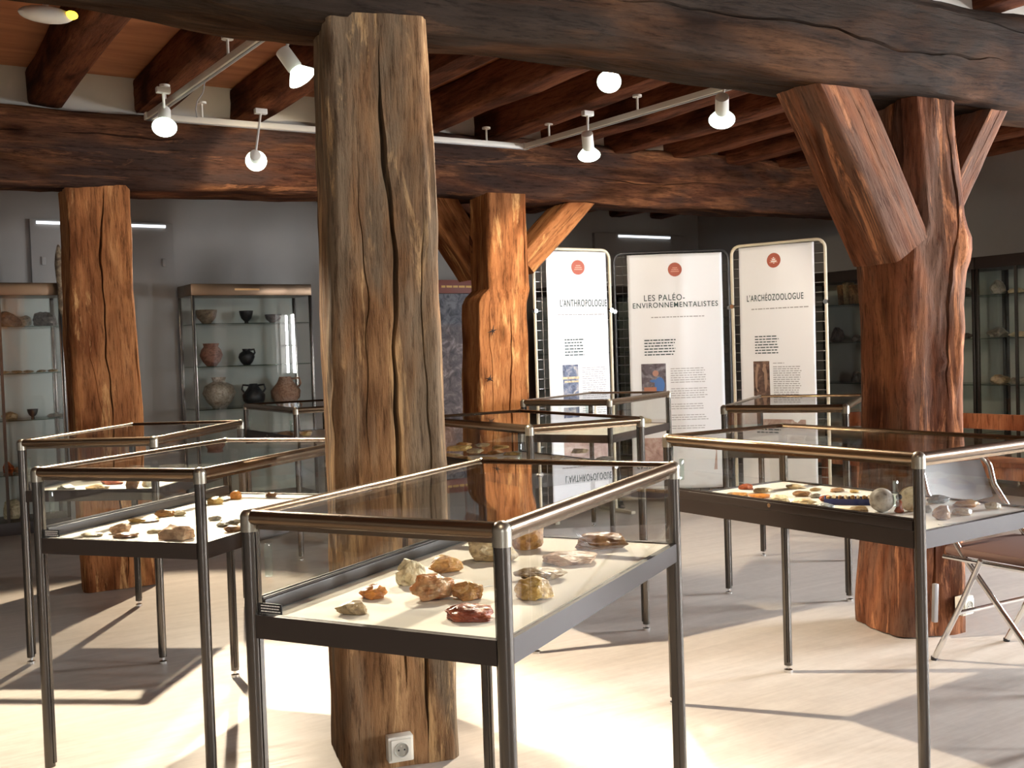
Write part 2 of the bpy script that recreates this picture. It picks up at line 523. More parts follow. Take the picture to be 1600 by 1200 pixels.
# left back post
def post(name, base, top, w, h, yaw, m, label, **kw):
    ax = Vector((math.cos(yaw), math.sin(yaw), 0))
    yv = Vector((-ax.y, ax.x, 0))
    o = timber(name, base, top, w, h, yv, m, **kw)
    tag(o, label, 'wooden post')
    return o
post('timber_post', (-2.40, 6.31, 0), (-2.455, 6.33, 2.36), 0.39, 0.36, math.radians(27), W_WARM,
     'warm brown cracked oak post at the left under the rear beam', seed=4, rough=0.016, per=96,
     cracks=[(0.56, 0.045, 0.010, 0.0, 2.4, 0.10), (0.30, 0.01, 0.003, 0.2, 1.6, 0.2)], wf=[(0, 1.03, 1.03), (0.5, 0.98, 1), (0.8, 0.90, .95), (1, .90, 0.95)], offs=[(0, 0, 0), (0.5, -0.01, 0), (1, -0.0, 0)])
# central foreground post
post('timber_post', (-0.432, 3.52, 0), (-0.440, 3.52, 2.40), 0.355, 0.33, math.radians(17), W_POST,
     'massive grey-brown split oak post in the centre foreground carrying a white socket', seed=11, rough=0.013, per=160, step=0.03, chamfer=0.025,
     cracks=[(0.56, 0.06, 0.013, 0.25, 2.35, 0.09), (0.30, 0.012, 0.004, 0.9, 2.0, 0.12), (0.86, 0.012, 0.003, 0.4, 1.9, 0.08), (0.70, 0.03, 0.008, 0.0, 0.75, 0.06)],
     wf=[(0, 1.06, 1.05), (0.25, 1.05, 1.05), (0.5, 1.02, 1.0), (0.75, 0.97, 1), (1, 0.93, 0.95)], offs=[(0, -0.005, 0), (0.45, 0.0, 0), (1, -0.0, 0)],
     knobs=[(3.95, 1.15, 0.10, 0.012)])
# rear centre post
rc = at_y(778, 500, 7.25)
RCx = rc.x
post('timber_post', (RCx - .055, 7.42, 0), (RCx - 0.01, 7.42, 2.40), 0.36, 0.40, math.radians(20), W_WARM,
     'orange-brown oak post with star-shaped cracks beside the left white banner', seed=23, rough=0.016, per=110,
     cracks=[(0.62, 0.03, 0.008, 0.3, 1.7, 0.08), (0.25, 0.012, 0.004, 0.3, 1.75, 0.1), (0.9, 0.02, 0.006, 1.7, 2.4, 0.03)],
     wf=[(0, 1.03, 1.0), (0.60, 1.03, 1.0), (0.70, 1.0, 1.0), (0.72, 0.84, 0.95), (1, 0.80, 0.95)], offs=[(0, 0.0, 0), (0.70, 0, 0), (0.725, 0.045, 0), (1, 0.035, 0)],
     knobs=[(0.93, 1.72, 0.06, 0.03), (0.55, 1.33, 0.04, -0.01)])
# right post, bulging to a wide head
post('timber_post', (1.80, 4.82, 0), (1.86, 4.86, 2.42), 0.345, 0.37, math.radians(14), W_RED,
     'thick red-brown knotty oak post standing right of the banners', seed=31, rough=0.030, per=120, chamfer=0.05,
     cracks=[(0.45, 0.02, 0.006, 0.0, 1.0, 0.06), (0.2, 0.02, 0.006, 0.0, 0.9, 0.05), (0.75, 0.03, 0.010, 1.0, 2.4, 0.12)],
     wf=[(0, 1.04, 1.05), (0.2, 0.98, 1.0), (0.45, 1.0, 1.0), (0.71, 1.05, 1.0), (0.74, 0.84, 1.0), (1, 0.80, 0.95)], offs=[(0, 0, 0), (0.71, 0.0, 0), (0.74, 0.04, 0), (1, 0.0, 0)],
     knobs=[(0.62, 1.22, 0.045, 0.02), (0.98, 1.72, 0.13, 0.035), (1.0, 1.35, 0.12, 0.02), (3.98, 1.1, 0.1, 0.02)])

# star-shaped cracks in the rear centre post
rp = next(o for o in bpy.data.objects if o.get('label', '').startswith('orange-brown oak post with star'))
for (px_, py_, r_, n_) in ((770, 517, 0.045, 6), (765, 592, 0.035, 7)):
    q_ = at_y(px_, py_, 7.185)
    mb = MB()
    for k_ in range(n_):
        a_ = k_ * 2 * PI / n_ + 0.3; d_ = Vector((math.cos(a_), 0, math.sin(a_)))
        mb.cyl(Vector((0, 0, 0)), d_ * r_ * (0.7 + 0.3 * math.sin(k_ * 2.3)), 0.006, 6, r2=0.001)
    o = mb.obj('star_crack', M_CRACK, None)
    o.parent = rp
    bpy.context.view_layer.update()
    o.matrix_local = rp.matrix_world.inverted() @ Matrix.Translation(q_) @ Matrix.Rotation(math.radians(20), 4, 'Z')

# front beam (runs over the central and the right post)
Fd = Vector((2.3, 1.2, 0)).normalized()
FP = Vector((-0.55, 3.33, 0))
def fb(px, py): return at_line(px, py, FP, Fd)
fpts = [fb(0, -72), fb(137, -34), fb(500, 32), fb(880, 58), fb(1276, 121), fb(1560, 165)]
s0 = -7.0; s1 = 8.2
def zline(s):
    tab = sorted([((p - FP).dot(Fd), p.z) for p in fpts])
    if s <= tab[0][0]: return tab[0][1]
    for a, b in zip(tab, tab[1:]):
        if s <= b[0]: return a[1] + (b[1] - a[1]) * (s - a[0]) / (b[0] - a[0])
    return tab[-1][1]
ZF = zline(1.0)
perpF = Vector((-Fd.y, Fd.x, 0))
Lf = s1 - s0
offsF = [((s - s0) / Lf, 0.0, zline(s) - ZF) for s in (-7, -1.3, -0.8, 0, 0.9, 1.8, 2.6, 8.2)]
BW, BH = 0.40, 0.42
fa = FP + Fd * s0 + perpF * (BW / 2 - 0.02) + Vector((0, 0, ZF + BH / 2)); fz = FP + Fd * s1 + perpF * (BW / 2 - 0.02) + Vector((0, 0, ZF + BH / 2))
o = timber('ceiling_beam', fa, fz, BW, BH, Vector((0, 0, 1)), W_BEAM, seed=51, rough=0.022, per=72, step=0.06, chamfer=0.04,
           cracks=[(3.45, 0.03, 0.007, 4.8, 7.3, 0.14), (3.6, 0.03, 0.007, 8.0, 10.2, 0.16), (0.55, 0.02, 0.006, 8.0, 10.0, 0.12), (3.2, 0.02, 0.005, 9.6, 12.5, 0.12)],
           offs=offsF)
tag(o, 'heavy dark hewn oak beam crossing the top of the view over the nearest post', 'ceiling beam')

# back beam
bp = [at_line(x, y, PB, U) for x, y in ((0, 287), (490, 305), (690, 306), (930, 318), (1300, 335))]
bt = sorted([((p - PB).dot(U), p.z) for p in bp])
s0b, s1b = -4.9, 9.6
ZB = 2.39
zb = lambda s: (bt[0][1] if s < bt[0][0] else (bt[-1][1] if s > bt[-1][0] else next(a[1] + (b[1] - a[1]) * (s - a[0]) / (b[0] - a[0]) for a, b in zip(bt, bt[1:]) if s <= b[0])))
Lb = s1b - s0b
ba = PB + U * s0b + N * 0.17 + Vector((0, 0, ZB + 0.225)); bz = PB + U * s1b + N * 0.17 + Vector((0, 0, ZB + 0.225))
o = timber('ceiling_beam', ba, bz, 0.40, 0.45, Vector((0, 0, 1)), W_BEAM2, seed=63, rough=0.022, per=64, step=0.07, chamfer=0.04,
           cracks=[(3.35, 0.03, 0.008, 3.2, 5.6, 0.1), (3.6, 0.02, 0.006, 8.3, 10.0, 0.1)],
           offs=[((s - s0b) / Lb, 0, zb(s) - ZB) for s in (-4, -0.5, 1.2, 2.2, 3.5, 6.2)])
tag(o, 'rear dark oak beam running behind the white lighting track', 'ceiling beam')

# joists across the beams with plaster blocks between them
JP = 0.585; j0 = -0.12
JH = 0.215; jz = ZC - JH / 2
k_items = []
for k in range(-8, 17):
    uu = j0 + k * JP
    Pj = PB + U * uu
    ju = Pj.dot(U)
    if ju < LU + 0.15 or ju > RU - 0.15: continue
    P0 = un(ju, FN + .02, jz); P1 = un(ju, BN - .02, jz)
    o = timber('ceiling_joist', P0, P1, 0.20, JH, Vector((0, 0, 1)), W_JOIST, seed=80 + k, rough=0.014, per=28, step=0.3, chamfer=0.02,
               wf=[(0, 1, 1), (0.4, 1.05, 1), (0.7, .95, 1), (1, 1, 1)])
    k_items.append((k, o))
names_pos = {}
for k, o in k_items:
    if k <= 0: lb = 'rough red-brown joist overhead left of the white lighting track'
    elif k <= 3: lb = 'rough dark joist overhead near the long side of the lighting track'
    elif k <= 8: lb = 'rough dark joist overhead in the bays right of the lighting track corner'
    else: lb = 'rough dark joist far back on the right, above the cabinets'
    tag(o, lb, 'ceiling joist', {0: 'joists left of the lighting track', 1: 'joists by the lighting track', 2: 'joists right of the track corner', 3: 'joists far on the right'}[0 if k <= 0 else 1 if k <= 3 else 2 if k <= 8 else 3])
# plaster infill blocks on top of both beams
for nm, P, dr, off in (('trim_1', PB, U, 0.06), ('trim_2', FP, Fd, 0.10)):
    mb = MB()
    Lm = 15.0
    nv = Vector((-dr.y, dr.x, 0))
    mb.box((0, 0, 0), (14.0, 0.16, 0.30))
    o = mb.obj(nm, M_WALLW, smooth=False); o['kind'] = 'structure'
    c = P + dr * 2.2 + nv * (off + 0.1); o.location = (c.x, c.y, ZC - 0.15)
    o.rotation_euler = (0, 0, math.atan2(dr.y, dr.x))

# braces (each one a timber of its own)
def brace(p0, p1, w, h, m, label, seed, ydir=None):
    o = timber('diagonal_brace', p0, p1, w, h, ydir or Vector((-Fd.y, Fd.x, 0)), m, seed=seed, rough=0.010, per=48, chamfer=0.015,
               cracks=[(0.55, 0.012, 0.004, 0.25, 0.8, 0.08)])
    return tag(o, label, 'wooden brace')
# right post braces: left one comes towards the viewer along the front beam
cl = FP + perpF * 0.17
a = at_line(1392, 375, cl, Fd); b = at_line(1270, 120, cl, Fd)
brace(a + Vector((0, 0, -0.05)), b + Vector((0, 0, 0.03)), 0.25, 0.26, W_RED, 'broad diagonal brace leaning left from the knotty right post up to the front beam', 101)
a = at_line(1480, 300, cl, Fd); b = at_line(1552, 160, cl, Fd)
brace(a + Vector((0, 0, -0.12)) - Fd * 0.10, b + Vector((0, 0, 0.05)), 0.12, 0.20, W_RED, 'short diagonal brace on the right side of the knotty right post', 102)
# rear centre post braces
cl2 = PB + N * 0.18
a = at_line(742, 425, cl2, U); b = at_line(688, 335, cl2, U)
brace(a + U * 0.02, b + (b - a) * 0.45, 0.24, 0.24, W_WARM, 'left diagonal brace of the star-cracked post, beside the foreground post', 103, N)
a = at_line(818, 405, cl2, U); b = at_line(890, 325, cl2, U)
brace(a - U * 0.05 - Vector((0, 0, 0.05)), b + (b - a) * 0.45, 0.18, 0.26, W_WARM, 'right diagonal brace of the star-cracked post, in front of the left banner', 104, N)
pc = Vector((RCx, 7.42, 0))
brace(pc + N * 0.12 + Vector((0, 0, 1.98)), pc + N * 0.62 + Vector((0, 0, 2.52)), 0.14, 0.18, W_JOIST, 'dark small brace behind the star-cracked post', 105, U)

# ------------------------------------------------------------------ lighting track and spotlights
ZT = 2.70
T = [at_z(405, 60, ZT), at_z(233, 182, ZT), at_z(820, 229, ZT), at_z(1118, 141, ZT)]
ext = (T[0] - T[1]).normalized()
T[0] = T[0] + ext * 0.9
ext2 = (T[3] - T[2]).normalized(); T[3] = T[3] + ext2 * 0.5
def track(a, b, label):
    root = empty('lighting_track', a)
    d = b - a
    ang = math.atan2(d.y, d.x); L = d.length
    root.rotation_euler = (0, 0, ang)
    MB().box((L / 2, 0, 0), (L, 0.036, 0.034), bevel=0.005).obj('rail', M_RAIL, root)
    MB().box((L / 2, 0, -0.019), (L - .02, 0.012, 0.006)).obj('conductor_slot', M_WIRE, root)
    for f in (0.12, 0.5, 0.88):
        MB().cyl((L * f, 0, 0.017), (L * f, 0, ZC - 0.215 - ZT), 0.007, 8).cyl((L * f, 0, ZC - .225 - ZT), (L * f, 0, ZC - .213 - ZT), 0.028, 12).obj('ceiling_hanger', M_RAIL, root)
    MB().box((0, 0, 0), (0.05, 0.045, 0.04), bevel=.004).obj('end_connector', M_RAIL, root)
    tag(root, label, 'lighting track', 'white lighting track runs')
    return root
track(T[1], T[0], 'cream lighting track run at the left, coming towards the viewer from its lit corner lamp')
track(T[1], T[2], 'long cream lighting track run parallel to the rear beam, behind the nearest post')
track(T[2], T[3], 'cream lighting track run at the right, holding the two dim spotlights')
# hanging wire at the left track
w0 = at_z(320, 128, ZT - 0.02)
mb = MB(); mb.tube([w0 + Vector((0, 0, 0)), w0 + Vector((-.01, 0, -.05)), w0 + Vector((-.04, 0, -.09)), w0 + Vector((-.05, 0, -.13)), w0 + Vector((-.045, 0, -.17))], 0.003, 6)
tag(mb.obj('loose_wire', M_WIRE), 'thin loose grey wire dangling from the left lighting track', 'wire')

def spotlight(px, py, Y, hangz, aim, label, lit=True, power=60, angle=60, size=0.03, blend=0.35, hang_dx=(0, 0), scale=1.0):
    """a small halogen spotlight head; aim is a world point."""
    p = at_y(px, py, Y)
    aim = Vector(aim)
    d = (aim - p).normalized()
    root = empty('spotlight', p)
    q = d.to_track_quat('-Z', 'Y').to_matrix().to_4x4()   # local -Z looks at the target
    def put(mb, name, m, par=root):
        bmesh.ops.transform(mb.bm, matrix=q, verts=mb.bm.verts)
        return mb.obj(name, m, par)
    S = scale
    h = put(MB().lathe([(0.012 * S, 0.11 * S), (0.027 * S, 0.105 * S), (0.028 * S, 0.03 * S), (0.024 * S, 0.02 * S)], 18), 'lamp_body', M_WHITE)
    put(MB().lathe([(0.024 * S, 0.022 * S), (0.050 * S, -0.012 * S), (0.054 * S, -0.018 * S), (0.050 * S, -0.020 * S), (0.046 * S, -0.014 * S), (0.020 * S, 0.018 * S)], 22), 'reflector', M_BULBD)
    put(MB().lathe([(0.001, 0.012 * S), (0.022 * S, 0.010 * S), (0.040 * S, -0.010 * S), (0.001, -0.012 * S)], 18), 'bulb', M_BULB if lit else M_BULBD)
    top = Vector((p.x + hang_dx[0], p.y + hang_dx[1], hangz)) - p
    bk = q @ Vector((0, 0, 0.085 * S))
    arm = MB().cyl(bk, top, 0.006 * S, 8); arm.obj('arm', M_WHITE, root)
    MB().box(top + Vector((0, 0, 0.01)), (0.07, 0.035, 0.03), rot=Matrix.Rotation(YAW, 3, 'Z'), bevel=.004).obj('track_adapter', M_WHITE, root)
    tag(root, label, 'spotlight')
    if power:
        ld = bpy.data.lights.new('halogen_beam', 'SPOT')
        ld.energy = power * LAMP_W * 4; ld.color = (1.0, 0.85, 0.66); ld.spot_size = math.radians(angle); ld.spot_blend = blend
        ld.shadow_soft_size = size
        lo = link('halogen_beam', ld, root)
        lo.matrix_local = q @ Matrix.Translation((0, 0, -0.03 * S))
    return root
S1 = spotlight(257, 195, 5.45, ZT, (-1.25, 3.7, 0.5), 'bright halogen spotlight at the left corner of the lighting track', power=250, angle=60, scale=1.15)
S2 = spotlight(400, 250, 5.95, ZT, at_line(408, 296, PB, U), 'bright halogen spotlight hanging below the rear beam, left of the nearest post', power=7, angle=70, hang_dx=(0.03, 0.03), scale=1.1)
S3 = spotlight(468, 116, 4.35, ZC - .2, (0.85, 4.15, 0), 'brightest halogen spotlight against the left edge of the nearest post', power=140, angle=46, scale=1.15)
S4 = spotlight(952, 125, 4.75, ZC - .2, (0.1, 2.6, 0.7), 'bright round halogen spotlight under the front beam, right of the nearest post', power=105, angle=60, scale=1.0)
S5 = spotlight(920, 238, 6.3, ZT, (0.75, 7.9, 0.9), 'white spotlight pointing straight down and away under the right track run', lit=False, power=28, angle=100, scale=1.25)
S6 = spotlight(1128, 182, 5.45, ZT + .05, (1.5, 7.6, 1.0), 'white tilted spotlight at the right end of the track, beside the right brace', lit=False, power=30, angle=95, scale=1.25, hang_dx=(0.04, 0))

# an added, unseen track above and behind the viewer, its lamps for warm fill
TN = [un(-2.5, 0.9, ZT), un(4.5, 0.9, ZT)]
track(TN[0], TN[1], 'added cream lighting track run above the viewer, outside the picture')
for (uu_, au, an, az, pw) in ((-1.6, -1.5, 3.6, 0.4, 18), (0.3, 1.0, 2.2, 0.2, 12)):
    q_ = un(uu_, 0.9, ZT - .13)
    r_ = spotlight(800, 600, 5, ZT, (0, 0, 0), 'added white fill spotlight on the track above the viewer, outside the picture', power=0)
    d_ = (un(au, an, az) - q_).normalized(); r_.location = q_
    for c_ in list(r_.children): bpy.data.objects.remove(c_)
    qm = d_.to_track_quat('-Z', 'Y').to_matrix().to_4x4()
    MB().lathe([(0.012, 0.11), (0.027, 0.105), (0.028, 0.03), (0.050, -0.012), (0.046, -0.014), (0.020, 0.018)], 18, qm).obj('lamp_body', M_WHITE, r_)
    MB().lathe([(0.001, 0.012), (0.040, -0.008), (0.001, -0.010)], 18, qm).obj('bulb', M_BULB, r_)
    MB().cyl(qm @ Vector((0, 0, .085)), (0, 0, .13), 0.006, 8).obj('arm', M_WHITE, r_)
    ld = bpy.data.lights.new('halogen_beam', 'SPOT'); ld.energy = pw * LAMP_W * 4; ld.color = (1.0, 0.85, 0.66)
    ld.spot_size = math.radians(80); ld.spot_blend = 0.5; ld.shadow_soft_size = 0.03
    lo = link('halogen_beam', ld, r_); lo.matrix_local = qm @ Matrix.Translation((0, 0, -0.03))
    r_['group'] = 'added fill spotlights above the viewer'

# a lamp of the next track, hidden behind the rear beam
hl = Vector((-2.05, 7.9, 2.62))
r_ = empty('spotlight', hl)
d_ = (Vector((-2.0, 4.7, 0)) - hl).normalized(); qm = d_.to_track_quat('-Z', 'Y').to_matrix().to_4x4()
MB().lathe([(0.012, 0.11), (0.027, 0.105), (0.028, 0.03), (0.050, -0.012), (0.046, -0.014), (0.020, 0.018)], 18, qm).obj('lamp_body', M_WHITE, r_)
MB().lathe([(0.001, 0.012), (0.040, -0.008), (0.001, -0.010)], 18, qm).obj('bulb', M_BULBD, r_)
MB().cyl(qm @ Vector((0, 0, .085)), (0, 0, ZC - JH - hl.z), 0.006, 8).obj('arm', M_WHITE, r_)
ld = bpy.data.lights.new('halogen_beam', 'SPOT'); ld.energy = 620 * LAMP_W; ld.color = (1.0, 0.82, 0.60)
ld.spot_size = math.radians(52); ld.spot_blend = 0.3; ld.shadow_soft_size = 0.03
lo = link('halogen_beam', ld, r_); lo.matrix_local = qm @ Matrix.Translation((0, 0, -0.03))
tag(r_, 'white spotlight hidden behind the rear beam, above the left cabinets', 'spotlight')

# emergency light, top left
e = at_y(80, 24, 4.4)
root = empty('emergency_light', e, YAW)
MB().sphere((-0.02, 0, 0), 0.056, 20, (1.9, 0.8, 0.62)).obj('housing', M_WHITE, root)
MB().sphere((0.075, -0.02, 0.005), 0.022, 12, (1.2, 1, 0.8)).obj('amber_lamp', M_AMBER, root)
MB().cyl((-0.02, 0, 0.02), (-0.02, 0, ZC - e.z), 0.012, 10).obj('stem', M_WHITE, root)
tag(root, 'white oval emergency light with a glowing amber end, top left under the joists', 'emergency light')

# ------------------------------------------------------------------ showcases
CW, CL, CH = 0.613, 1.05, 1.0
PZ0, PZ1 = 0.722, 0.772
def make_case():
    root = empty('glass_showcase')
    for i, (x, y) in enumerate(((0, 0), (CW, 0), (CW, CL), (0, CL))):
        mb = MB(); mb.cyl((x, y, 0.028), (x, y, CH - 0.03), 0.0165, 18)
        cx, cy = CW / 2, CL / 2
        sx = 1 if x < cx else -1; sy = 1 if y < cy else -1
        mb.box((x + sx * 0.014, y + sy * 0.004, 0.51), (0.010, 0.012, 0.94)); mb.box((x + sx * 0.004, y + sy * 0.014, 0.51), (0.012, 0.010, 0.94))
        lg = mb.obj('leg', M_LEG, root)
        MB().cyl((x, y, 0.012), (x, y, 0.03), 0.006, 8).lathe([(0.006, 0.014), (0.017, 0.010), (0.018, 0.0), (0.001, 0.0)], 16, Matrix.Translation((x, y, 0))).obj('levelling_foot', M_CHROME, lg)
        mb = MB(); mb.sphere((x, y, CH - 0.018), 0.0195, 18); mb.cyl((x, y, CH - 0.048), (x, y, CH - 0.018), 0.0193, 18)
        mb.obj('corner_joint', M_JOINT, root)
    zt = CH - 0.018
    for a, b in (((0, 0), (CW, 0)), ((CW, 0), (CW, CL)), ((CW, CL), (0, CL)), ((0, CL), (0, 0))):
        va, vb = Vector((*a, zt)), Vector((*b, zt)); d = (vb - va).normalized()
        mb = MB(); mb.cyl(va + d * .012, vb - d * .012, 0.0165, 18)
        inn = Vector((-d.y, d.x, 0)); mid = (va + vb) / 2 + inn * 0.006 + Vector((0, 0, -0.017))
        ln = (vb - va).length - 0.035
        mb.box(mid, (ln if abs(d.x) > .5 else 0.012, ln if abs(d.y) > .5 else 0.012, 0.016))
        mb.obj('top_rail', M_BRONZE, root)
    # base tray
    mb = MB(); t = 0.018; zc = (PZ0 + PZ1) / 2; hz = PZ1 - PZ0
    mb.box((CW / 2, 0, zc), (CW - .03, t, hz)); mb.box((CW / 2, CL, zc), (CW - .03, t, hz))
    mb.box((0, CL / 2, zc), (t, CL - .03, hz)); mb.box((CW, CL / 2, zc), (t, CL - .03, hz))
    mb.box((CW / 2, CL / 2, PZ0 + .006), (CW - .01, CL - .01, 0.010))
    mb.obj('base_tray', M_PANEL, root)
    MB().box((CW / 2, CL / 2, PZ1 - .016), (CW - .02, CL - .02, 0.024)).obj('display_board', M_BED, root)
    # door rails on the x=0 side
    mb = MB(); mb.box((0.006, CL / 2, PZ1 + .014), (0.030, CL - .036, 0.028), bevel=.003); mb.box((0.000, CL / 2, PZ1 + .030), (0.004, CL - .036, 0.006)); mb.box((0.014, CL / 2, PZ1 + .030), (0.004, CL - .036, 0.006))
    mb.obj('door_rail', M_PANEL, root)
    g = 0.005
    z0, z1 = PZ1, CH - 0.03
    MB().box((CW / 2, CL / 2, CH - 0.012), (CW - .03, CL - .03, g)).obj('top_pane', M_GLASS, root, smooth=False)
    MB().box((CW / 2, 0.002, (z0 + z1) / 2), (CW - .034, g, z1 - z0)).obj('end_pane', M_GLASS, root, smooth=False)
    MB().box((CW / 2, CL - .002, (z0 + z1) / 2), (CW - .034, g, z1 - z0)).obj('end_pane', M_GLASS, root, smooth=False)
    MB().box((CW - .002, CL / 2, (z0 + z1) / 2), (g, CL - .034, z1 - z0)).obj('side_pane', M_GLASS, root, smooth=False)
    for x, y0, y1, hy in ((0.000, 0.017, CL / 2 + 0.03, 0.07), (0.012, CL / 2 - 0.03, CL - .017, CL - 0.07)):
        p = MB().box((x, (y0 + y1) / 2, (z0 + .03 + z1) / 2), (g, y1 - y0, z1 - z0 - .03)).obj('sliding_pane', M_GLASS, root, smooth=False)
        MB().box((x - .010, hy, 0.875), (0.014, 0.012, 0.075), bevel=.002).obj('finger_pull', M_GEDGE, p)
    MB().cyl((-0.012, CL * .5 + .03, PZ1 + .018), (-0.004, CL * .5 + .03, PZ1 + .018), 0.007, 12).obj('lock', M_CHROME, root)
    return root
def copy_tree(o, parent=None):
    c = o.copy(); COL.objects.link(c); c.parent = parent
    for ch in [x for x in ALLCH.get(o.name, [])]: copy_tree(ch, c)
    return c
case0 = make_case()
ALLCH = {}
for o in list(bpy.data.objects):
    if o.parent: ALLCH.setdefault(o.parent.name, []).append(o)
cases = {
 'A': ((-0.577, 2.271), -0.464, 'nearest glass showcase, front centre, with orange and cream flints on a lit bed'),
 'B': ((-1.532, 3.376), -0.328, 'glass showcase at the left with a brilliantly lit bed of flints'),
 'C': ((1.145, 2.985), -0.982 + PI / 2, 'large glass showcase at the right, holding a stone ball and a blue tray'),
 'D': ((-2.181, 4.668), -0.107, 'glass showcase furthest left, in front of the left rear post'),
 'F': ((0.070, 4.573), -1.017 + PI / 2, 'glass showcase just behind the nearest post, filled with flat yellowish flints'),
 'G': ((0.070, 6.909), -0.503, 'small-looking distant glass showcase in front of the banners, holding a white flask'),
 'H': ((1.114, 5.562), -0.405, 'glass showcase between the right banner and the knotty post'),
 'E': ((-1.41, 6.85), -1.02 + PI / 2, 'distant glass showcase in front of the left pottery cabinet'),
}
CASE = {}
for k, (xy, yaw, lab) in cases.items():
    o = case0 if k == 'A' else copy_tree(case0)
    o.location = (xy[0], xy[1], 0); o.rotation_euler = (0, 0, yaw)
    tag(o, lab, 'showcase', 'glass table showcases'); CASE[k] = o
def sticker(case):
    s = MB().box((0.052, -0.004, PZ1 + .016), (0.062, 0.002, 0.022)).obj('case_sticker', M_BLACK, CASE[case])
    mb = MB()
    for r in range(3):
        x = 0.028
        rr = random.Random(r)
        while x < 0.074:
            w = rr.uniform(.003, .008); mb.box((x + w / 2, -0.0055, PZ1 + .022 - r * .006), (w, 0.001, 0.0022)); x += w + .0015
    mb.obj('sticker_print', M_PAPER, s)
sticker('A'); sticker('B')

# ------------------------------------------------------------------ flints
def stone_mat(name, a, b, rough=0.35):
    m = mat(name, a, rough, spec=0.5)
    t = NT(m)
    n = t.noise(t.coords((1, 1, 1)), 16, 4, 0.6, 0.8)
    n2 = t.noise(t.coords((1, 1, 1)), 55, 4, 0.6)
    c = t.ramp(n, [(0.36, a), (0.5, tuple((x + y) / 2 for x, y in zip(a, b))), (0.62, b)])
    c = t.mix(0.8, c, t.ramp(n2, [(0.36, (0.45, 0.40, 0.36)), (0.52, (1, 1, 1))]), 'MULTIPLY')
    t.link(c, t.b.inputs['Base Color'])
    t.bump(n2, 0.5, 0.006)
    return m
ST = {
 'orange': stone_mat('flint_orange', (0.42, 0.13, 0.015), (0.66, 0.27, 0.05)),
 'honey': stone_mat('flint_honey', (0.38, 0.15, 0.03), (0.58, 0.34, 0.11)),
 'cream': stone_mat('flint_cream', (0.50, 0.37, 0.18), (0.66, 0.54, 0.33), 0.45),
 'pale': stone_mat('flint_pale', (0.48, 0.40, 0.22), (0.68, 0.58, 0.38), 0.45),
 'rust': stone_mat('flint_rust', (0.20, 0.032, 0.008), (0.44, 0.105, 0.03)),
 'brown': stone_mat('flint_brown', (0.12, 0.050, 0.016), (0.36, 0.19, 0.075)),
 'pink': stone_mat('flint_pink', (0.40, 0.22, 0.11), (0.60, 0.40, 0.23), 0.45),
 'olive': stone_mat('flint_olive', (0.24, 0.150, 0.060), (0.46, 0.335, 0.17)),
 'grey': stone_mat('flint_grey', (0.16, 0.14, 0.105), (0.36, 0.325, 0.25)),
 'bluegrey': stone_mat('flint_blue_grey', (0.15, 0.165, 0.175), (0.33, 0.34, 0.32)),
 'mixed': stone_mat('flint_mixed', (0.52, 0.16, 0.025), (0.54, 0.34, 0.17)),
 'yellow': stone_mat('flint_yellow', (0.46, 0.26, 0.05), (0.64, 0.44, 0.15)),
 'dark': stone_mat('rock_dark', (0.055, 0.045, 0.038), (0.14, 0.115, 0.09), 0.6),
}
def stone_mesh(seed, sx, sy, sz, cuts=30, sub=4, m=None, rnd_=0.26):
    r = random.Random(seed)
    bm = bmesh.new(); bmesh.ops.create_icosphere(bm, subdivisions=sub, radius=1.0)
    planes = []
    for i in range(cuts):
        n = Vector((r.gauss(0, 1), r.gauss(0, 1), r.gauss(0.25, 0.8))).normalized()
        planes.append((n, r.uniform(0.60, 0.92)))
    for v in bm.verts:
        p = v.co.copy()
        p *= 1 + rnd_ * noise.noise(p * 1.2 + Vector((seed, 0, 0))) * 1.6
        for n, d in planes:
            q = p.dot(n)
            if q > d: p -= n * (q - d) * 0.93
        p *= 1 + 0.12 * noise.noise(p * 2.8 + Vector((0, seed, 0))) + 0.05 * noise.noise(p * 9 + Vector((0, seed, 0)))
        v.co = p
    for v in bm.verts:
        v.co = Vector((v.co.x * sx / 2, v.co.y * sy / 2, v.co.z * sz / 2))
        if v.co.z < -sz * 0.30: v.co.z = -sz * 0.30 + (v.co.z + sz * .30) * 0.12
    zs = min(v.co.z for v in bm.verts); xs = [v.co.x for v in bm.verts]; ys = [v.co.y for v in bm.verts]; zm = max(v.co.z for v in bm.verts)
    fx = sx / (max(xs) - min(xs)); fy = sy / (max(ys) - min(ys)); fz = sz / (zm - zs)
    for v in bm.verts: v.co = Vector((v.co.x * fx, v.co.y * fy, (v.co.z - zs) * fz))
    me = bpy.data.meshes.new('stone'); bm.to_mesh(me); bm.free()
    me.materials.append(m)
    me.polygons.foreach_set('use_smooth', [True] * len(me.polygons))
    me.set_sharp_from_angle(angle=math.radians(14))
    return me
BEDZ = PZ1 - .004
